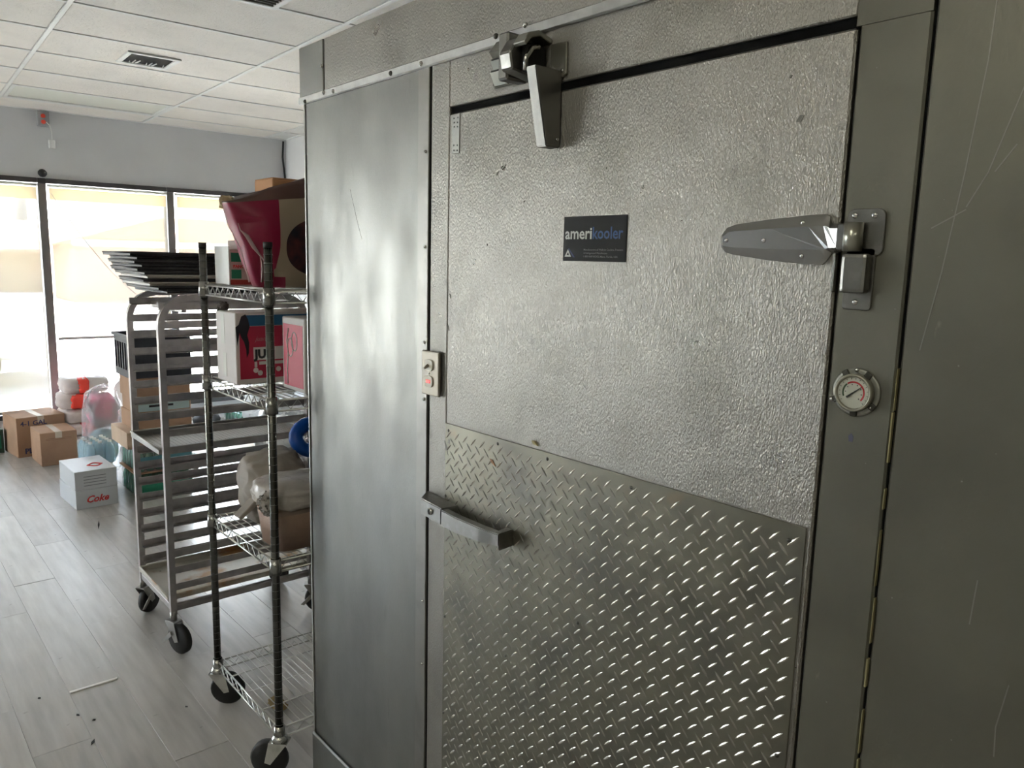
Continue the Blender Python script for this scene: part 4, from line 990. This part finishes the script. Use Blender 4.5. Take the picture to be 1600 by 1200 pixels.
# goods along the far wall seen through the rack
pack(5, 3, (-7.5, 2.92, 0), 'green bottle pack by the far wall behind the rack', bg_me, cap_g, .1)
s = thing('helmet', 'small dark rounded container on floor under the far window', 'container', (-7.6, 2.62, 0))
s.name = 'dark_container'
b = new_bm(); lathe(b, [(.06, 0), (.12, .03), (.13, .08), (.10, .14), (.04, .17), (.01, .175)], (0, 0, 0), 20); part('shell', b, black, s, world=False)
b = new_bm(); tube(b, [(.10, .0, .10), (.15, .0, .16), (.08, .0, .20)], .008, 6); part('handle', b, mat('grey_handle', (.3, .3, .3), 0, .5), s, world=False)
for k, (x, y, z, sz, lab) in enumerate([(-6.5, 2.95, 0, (.4, .44, .40), 'crumpled white plastic bag nearest the rack, in front of the far wall'), (-7.1, 3.05, 0, (.4, .4, .5), 'crumpled white plastic bag beside the green bottles by the wall'), (-5.7, 2.55, 0, (.34, .4, .42), 'crumpled clear bag seen between the rack and the cooler')]):
    s = thing('plastic_bag', lab, 'bag', (x, y, z), .5*k); b = new_bm(); soft(b, (sz[0], sz[1], sz[2]), (0, 0, sz[2]*.47), 2.6, 4, .05, 10, k+51)
    part('film', b, mat('milky_film', (.74, .76, .77), 0, .25, (16, .012, U1, 3, 1), alpha=.85), s, world=False)
c = carton('flat_carton', 'pale flat cardboard sheet lying on floor behind the rack', (.6, .6, .03), (-6.7, 2.35, 0), .1, mat('pale_board', (.66, .58, .46), 0, .7), True, 'cardboard')
tw = thing('tape_dispenser', 'small white bag beside the cardboard sheet behind the rack', 'bag', (-6.15, 2.0, 0)); tw.name = 'small_bag'
b = new_bm(); soft(b, (.12, .10, .12), (0, 0, .056), 2.4, 3, .02, 9, 61); part('film', b, MATS['milky_film'], tw, world=False)
# high brown carton peeking over the maroon bag
carton('carton', 'orange-brown carton peeking over the maroon bag on the top shelf', (.15, .34, .362), (-2.635, 1.30, 1.5802), 0, mat('orange_carton', (.50, .27, .13), 0, .8))

# ------------------------------------------------------------------ goods on the wire shelving
ZT = [z+.0048 for z in ZS]
# second shelf: two crimson boxes
def jud(loc, size, label, lettering, white_left):
    w, d, h = size; o = thing('printed_box', label, 'box', loc, 0, 'crimson boxes on the second shelf')
    b = new_bm(); box(b, (-w/2, -d/2, 0), (w/2, d/2, h), .003); part('body', b, whitecard, o, world=False)
    b = new_bm(); box(b, (w/2, -d/2+.012, .018), (w/2+.0008, d/2-.004, h-.045)); part('crimson_panel', b, crim, o, world=False)
    b = new_bm(); box(b, (w/2, -d/2+.03, h-.044), (w/2+.0008, d/2-.01, h-.008)); part('blue_panel', b, bluep, o, world=False)
    if lettering:
        b = new_bm(); box(b, (w/2+.0008, -.107, .080), (w/2+.0014, .03, .124), .0003); part('lettering_panel', b, whitecard, o, world=False)
        text('JUD', .040, inkm, o, wm(o) @ face_M((w/2+.0016, -.102, .087), '+x'), 'lettering', .0022)
        text('juanita', .022, mat('faint_ink', (.45, .20, .22), 0, .5), o, wm(o) @ face_M((w/2+.0012, -.10, .145), '+x'), 'lettering', 0, slant=.4)
        b = new_bm()
        box(b, (w/2+.0008, -.088, .064), (w/2+.0014, .0, .075)); box(b, (w/2+.0008, -.104, .056), (w/2+.0014, -.095, .075))
        for (y, z) in [(-.100, .046), (-.085, .036), (-.02, .046)]: rod(b, (w/2+.0008, y, z), (w/2+.0014, y, z), .009, 12)
        part('truck_drawing', b, whitecard, o, world=False)
    else:
        b = new_bm(); box(b, (-w/2+.010, -d/2-.0008, .014), (w/2-.012, -d/2, h-.022)); part('crimson_panel', b, crim, o, world=False)
        b = new_bm(); box(b, (w/2+.0008, -d/2+.03, .012), (w/2+.0016, d/2, .05)); part('blue_foot', b, bluep, o, world=False)
        b = new_bm(); y0 = -d/2-.0012
        for cyy, czz in [(.01, .16), (-.02, .14)]: tube(b, [(cyy+.02*math.cos(a), y0, czz+.03*math.sin(a)) for a in [2*PI*k/14 for k in range(14)]], .0018, 5, True)
        tube(b, [(-.03, y0, .20), (-.045, y0, .16), (-.035, y0, .12), (-.045, y0, .06), (-.04, y0, .02)], .0025, 5); part('white_drawing', b, whitecard, o, world=False)
    return o
j1 = jud((-2.605, 1.137, ZT[1]), (.175, .33, .240), 'torn crimson and white box with dark ripped hole, left on second shelf', True, True)
b = new_bm()
prism(b, [(-.158, .285), (-.10, .287), (-.02, .268), (.035, .284), (.04, .255), (.025, .225), (.005, .205), (.03, .185), (.025, .16), (.03, .125), (.012, .10), (.0, .125), (.003, .155), (-.035, .185), (-.075, .215), (-.115, .175), (-.125, .225), (-.14, .24)][::1] if False else
      [(-.150, .165), (-.158, .235), (-.135, .245), (-.115, .275), (-.085, .283), (-.065, .262), (-.055, .235), (-.075, .205), (-.062, .175), (-.066, .135), (-.082, .118), (-.085, .15), (-.100, .18), (-.118, .195), (-.130, .215)], 'x', .0880, .0892)
for v in b.verts: v.co.y = -.165+(v.co.y+.158)*.46; v.co.z = .09+(v.co.z-.118)*.88
part('torn_opening', b, mat('dark_inside', (.012, .012, .02), 0, .7), j1, world=False)
b = new_bm(); box(b, (-.03, -.1662, .02), (.0, -.1655, .10)); box(b, (-.04, -.1662, .13), (-.01, -.1655, .232)); part('tape', b, mat('pale_tape', (.85, .85, .80), 0, .2), j1, world=False)
b = new_bm(); M = Matrix.Translation((-.05, -.15, .242)) @ Matrix.Rotation(-.5, 4, 'Y'); soft(b, (.05, .03, .018), (-.005, 0, .012), 2.2, 2, .008, 8, 5, M=M, flat=False); part('crumpled_flap', b, mat('dark_flap', (.12, .10, .09), 0, .6), j1, world=False)
j2 = jud((-2.318, 1.26, ZT[1]), (.160, .36, .236), 'crimson box with white drawing on its end, right on second shelf', False, False)

# top shelf: printed carton and big maroon bag
tb = thing('printed_box', 'white box with green squares and red base on top shelf', 'box', (-2.665, 1.09, ZT[0]))
b = new_bm(); box(b, (-.055, -.10, 0), (.07, .03, .118), .002); box(b, (-.05, -.06, .118), (.05, .03, .15), .002); part('body', b, mat('pinkish_card', (.52, .42, .40), 0, .6), tb, world=False)
b = new_bm()
for (y0, z0) in [(-.096, .078), (-.096, .022), (-.02, .022), (-.02, .078)]: box(b, (.070, y0, z0), (.0708, y0+.034, z0+.030))
box(b, (.05, -.058, .125), (.0508, -.02, .148)); part('green_square', b, greenp, tb, world=False)
b = new_bm(); box(b, (.070, -.099, .002), (.0708, .029, .018)); part('red_base_band', b, mat('brick_print', (.35, .05, .04), 0, .5), tb, world=False)
text('PANCHOS', .014, redink, tb, wm(tb) @ face_M((.0712, -.09, .058), '+x'), 'lettering', .0004)
b = new_bm(); box(b, (-.056, -.104, .001), (.071, -.1005, .128), .001); part('glossy_end', b, mat('glossy_white', (.80, .82, .80), 0, .25), tb, world=False)
b = new_bm(); rod(b, (-2.68, 1.10, ZT[0]+.151), (-2.68, 1.10, ZT[0]+.235), .014, 12); rod(b, (-2.68, 1.10, ZT[0]+.235), (-2.68, 1.10, ZT[0]+.262), .012, 12)
tag(part('bottle', b, mat('dark_bottle', (.03, .04, .015), 0, .25)), 'small dark bottle standing on the white and green box', 'bottle')

bagm = bpy.data.materials.new('maroon_printed_bag'); bagm.use_nodes = True
nt = bagm.node_tree; N = nt.nodes; L = nt.links; bs = N['Principled BSDF']; t = N.new('ShaderNodeTexCoord'); sx = N.new('ShaderNodeSeparateXYZ'); L.new(t.outputs['Object'], sx.inputs[0])
nz = N.new('ShaderNodeTexNoise'); L.new(t.outputs['Object'], nz.inputs['Vector']); nz.inputs['Scale'].default_value = 6; nz.inputs['Detail'].default_value = 1
def math_(op, a, b_):
    q = N.new('ShaderNodeMath'); q.operation = op
    for i, v in enumerate((a, b_)):
        if isinstance(v, (int, float)): q.inputs[i].default_value = v
        else: L.new(v, q.inputs[i])
    return q.outputs[0]
# local y measured from the bag's left edge, local z from its foot
wob = math_('MULTIPLY', math_('SUBTRACT', nz.outputs['Fac'], .5), .035)
yy = math_('ADD', sx.outputs['Y'], wob)
foot = math_('MULTIPLY', math_('MAXIMUM', math_('SUBTRACT', .20, sx.outputs['Z']), 0), .34)
bulge = math_('MULTIPLY', math_('LESS_THAN', sx.outputs['Z'], .035), .03)
def ramp(src, stops):
    r = N.new('ShaderNodeValToRGB'); r.color_ramp.interpolation = 'CONSTANT'; L.new(src, r.inputs[0]); e = r.color_ramp.elements
    e[0].position = stops[0][0]; e[0].color = (*stops[0][1], 1); e[1].position = stops[1][0]; e[1].color = (*stops[1][1], 1)
    for p, c in stops[2:]: q = e.new(p); q.color = (*c, 1)
    return r.outputs[0]
nz2 = N.new('ShaderNodeTexNoise'); L.new(t.outputs['Object'], nz2.inputs['Vector']); nz2.inputs['Scale'].default_value = 22; nz2.inputs['Detail'].default_value = 3
foto = N.new('ShaderNodeValToRGB'); L.new(nz2.outputs['Fac'], foto.inputs[0]); foto.color_ramp.elements[0].position = .35; foto.color_ramp.elements[0].color = (.008, .007, .012, 1); foto.color_ramp.elements[1].position = .7; foto.color_ramp.elements[1].color = (.10, .025, .025, 1)
base_c = ramp(math_('SUBTRACT', math_('ADD', yy, .3), bulge), [(0, (.27, .008, .045)), (.453, (.42, .34, .25))])
fm = N.new('ShaderNodeMix'); fm.data_type = 'RGBA'; L.new(math_('LESS_THAN', math_('ADD', math_('MULTIPLY', math_('POWER', math_('ABSOLUTE', math_('SUBTRACT', yy, .345), 0), 2), 34.3), math_('MULTIPLY', math_('POWER', math_('ABSOLUTE', math_('SUBTRACT', sx.outputs['Z'], .13), 0), 2), 91.4)), 1.0), fm.inputs['Factor']); L.new(base_c, fm.inputs['A']); L.new(foto.outputs[0], fm.inputs['B'])
top = N.new('ShaderNodeMix'); top.data_type = 'RGBA'; zt_ = math_('SUBTRACT', sx.outputs['Z'], math_('MULTIPLY', sx.outputs['Y'], .12))
L.new(math_('GREATER_THAN', zt_, .256), top.inputs['Factor']); L.new(fm.outputs['Result'], top.inputs['A']); top.inputs['B'].default_value = (.13, .07, .06, 1)
L.new(top.outputs['Result'], bs.inputs['Base Color']); bs.inputs['Roughness'].default_value = .33
bag = thing('printed_bag', 'big maroon printed bag with dark picture on top shelf', 'bag', (-2.43, .902, ZT[0]))
b = new_bm(); NZ, NA = 36, 56; rings = []
for i in range(NZ+1):
    s = i/NZ
    ymin = .098*(1-s)**1.1+.006; ymax = .60; z0 = s*.262
    hx = .095*(1-abs(2*s-1)**3*.35)
    ring = []
    for k in range(NA):
        a = 2*PI*k/NA; c_, s_ = math.cos(a), math.sin(a)
        e = 3.2; rr = (abs(c_)**e+abs(s_)**e)**(-1/e)
        y = (ymin+ymax)/2+(ymax-ymin)/2*c_*rr; x = hx*s_*rr
        zz = z0*(1+1.3*min(.30, max(0, y))*s)
        p = Vector((x, y, zz))
        nn = noise.noise_vector(Vector((x*9, y*9, zz*9))+Vector((3, 1, 7)))*.012*min(1, s*6)
        p += nn; ring.append(b.verts.new(p))
    rings.append(ring)
fs = []
for A, B in zip(rings, rings[1:]):
    for k in range(NA): f = b.faces.new((A[k], A[(k+1) % NA], B[(k+1) % NA], B[k])); f.smooth = True; fs.append(f)
fs.append(b.faces.new(rings[0][::-1])); 
prev = rings[-1]
for q in (.8, .55, .25):
    cen = sum((v.co for v in rings[-1]), Vector())/NA
    nr = []
    for k in range(NA):
        v0 = rings[-1][k].co; p = cen+(v0-cen)*q; p.z += .02*(1-q)+noise.noise(p*12)*.012; nr.append(b.verts.new(Vector((p.x, p.y, v0.z+(cen.z-v0.z)*(1-q)*.3+.015*(1-q)))))
    for k in range(NA): f = b.faces.new((prev[k], prev[(k+1) % NA], nr[(k+1) % NA], nr[k])); f.smooth = True; fs.append(f)
    prev = nr
fs.append(b.faces.new(prev))
# a sharp diagonal fold across the face
for v in {v for f in fs for v in f.verts}:
    if v.co.x > .02:
        d = (v.co.y-(.065+.50*(.20-v.co.z)))  # fold line
        if -.03 < d < .0 and v.co.z < .215: v.co.x -= .022*(1+d/.03)
bmesh.ops.recalc_face_normals(b, faces=fs)
part('bag_body', b, bagm, bag, world=False)
b = new_bm(); soft(b, (.03, .034, .034), (-.02, .028, .262), 3.4, 2, .008, 6, 4, flat=False); part('twisted_top', b, mat('tan_paper', (.55, .42, .25), 0, .6), bag, world=False)

def ribbon(bm, cl, ws, x):
    L_ = [(Vector((x, p[0]-w, p[1]-w*.4)), Vector((x+.004, p[0], p[1])), Vector((x, p[0]+w, p[1]+w*.4))) for p, w in zip(cl, ws)]
    vs = [[bm.verts.new(v) for v in r] for r in L_]
    for A, B in zip(vs, vs[1:]):
        for k in range(2): bm.faces.new((A[k], B[k], B[k+1], A[k+1])).smooth = True
b = new_bm(); ribbon(b, [(.918, 1.775), (.925, 1.755), (.945, 1.738), (.965, 1.705), (.985, 1.680), (1.005, 1.655), (1.012, 1.66)], [.0005, .0015, .006, .006, .0025, .001, .0003], -2.333)
ribbon(b, [(1.008, 1.655), (1.014, 1.625), (1.020, 1.597)], [.001, .0014, .0008], -2.333); ribbon(b, [(.985, 1.678), (.990, 1.64), (.985, 1.60)], [.0006, .0012, .0008], -2.333)
ribbon(b, [(.880, 1.80), (.890, 1.765), (.905, 1.74), (.925, 1.70), (.940, 1.64), (.950, 1.60)], [.0006, .0012, .0014, .0012, .0016, .003], -2.337)
part('fold_highlight', b, mat('fold_sheen', (.72, .52, .55), 0, .25), bag)  # pale ribbons paint the highlights along the bag's creases and left edge
b = new_bm(); prism(b, [(.988, 1.672), (1.006, 1.648), (1.012, 1.615), (.988, 1.598)], 'x', -2.338, -2.3335); part('bare_patch', b, mat('bare_brown', (.16, .07, .05), 0, .5), bag)

# third shelf: grey paper sack, clear tub with bag, blue and black bucket
gs = thing('paper_sack', 'grey crumpled paper sack on the third shelf behind the tub', 'sack', (-2.60, 1.12, ZT[2]))
b = new_bm(); soft(b, (.20, .20, .25), (0, 0, .12), 3.2, 4, .020, 5, 71, taper=.05); part('sack_body', b, mat('grey_paper', (.36, .32, .28), 0, .6, (9, .01, U1, 3, .5), ((.26, .23, .20), 7, .45, .65, U1)), gs, world=False)
b = new_bm(); prism(b, [(-.16, .055), (-.15, .045), (-.075, .10), (-.085, .12)], 'x', .04, .09, .003); part('folded_corner', b, MATS['grey_paper'], gs, world=False)
tu = thing('plastic_tub', 'clear plastic tub of brown food with bag over its rim', 'tub', (-2.335, 1.11, ZT[2]))
b = new_bm()
def rr_loft(bm, secs, M=None, n=6):
    rings = []
    for (hx, hy, z, r) in secs: rings.append([bm.verts.new((x, y, z)) for x, y in rrect(-hx, hx, -hy, hy, r, n)])
    fs = []
    for A, B in zip(rings, rings[1:]):
        for k in range(len(A)): f = bm.faces.new((A[k], A[(k+1) % len(A)], B[(k+1) % len(A)], B[k])); f.smooth = True; fs.append(f)
    fs.append(bm.faces.new(rings[0][::-1])); fs.append(bm.faces.new(rings[-1])); bmesh.ops.recalc_face_normals(bm, faces=fs)
    return bm
rr_loft(b, [(.085, .115, .004, .03), (.096, .128, .125, .035)]); part('contents', b, mat('brown_food', (.34, .17, .09), 0, .6, (30, .004, U1, 3, 0), ((.22, .09, .05), 12, .4, .7, U1)), tu, world=False)
b = new_bm(); rr_loft(b, [(.089, .119, 0, .034), (.102, .135, .175, .04)]); part('wall', b, mat('tub_plastic', (.70, .62, .54), 0, .2, alpha=.28), tu, world=False)
b = new_bm(); soft(b, (.235, .30, .085), (0, 0, .178), 3.6, 4, .009, 7, 81, flat=False); part('bag_over_rim', b, mat('cloudy_bag', (.60, .56, .52), 0, .22, (12, .01, U1, 3, .8), alpha=.78), tu, world=False)
b = new_bm(); soft(b, (.05, .055, .06), (.06, -.14, .165), 2, 3, .018, 10, 83, flat=False); part('bunched_corner', b, MATS['cloudy_bag'], tu, world=False)
bu = thing('bucket', 'black bucket with blue round handle piece by the cooler corner', 'bucket', (-2.60, 1.39, ZT[2]))
b = new_bm(); lathe(b, [(.10, 0), (.125, .25), (.13, .255), (.12, .26)], (0, 0, 0), 24); part('body', b, mat('bucket_black', (.008, .01, .02), 0, .4), bu, world=False)
b = new_bm(); M = Matrix.Translation((.02, -.10, .285)) @ Matrix.Rotation(math.radians(70), 4, 'Y')
tube(b, [M @ Vector((.055*math.cos(a), .085*math.sin(a), 0)) for a in [2*PI*k/24 for k in range(24)]], .026, 10, True); part('blue_ring', b, mat('blue_plastic', (.005, .08, .42), 0, .35), bu, world=False)

# litter on the floor under the shelving
for k, (x, y, lab) in enumerate([(-2.60, 1.12, 'yellowish leaf scrap on floor under the shelving'), (-2.36, 1.28, 'brown paper scrap on floor nearer the cooler corner')]):
    b = new_bm(); soft(b, (.10, .05, .012), (0, 0, .007), 2.2, 2, .008, 9, 90+k); o = part('scrap', b, mat('scrap', (.30, .22, .10), 0, .8)); o.location = (x, y, .0005); tag(o, lab, 'litter')
bpy.context.view_layer.update()
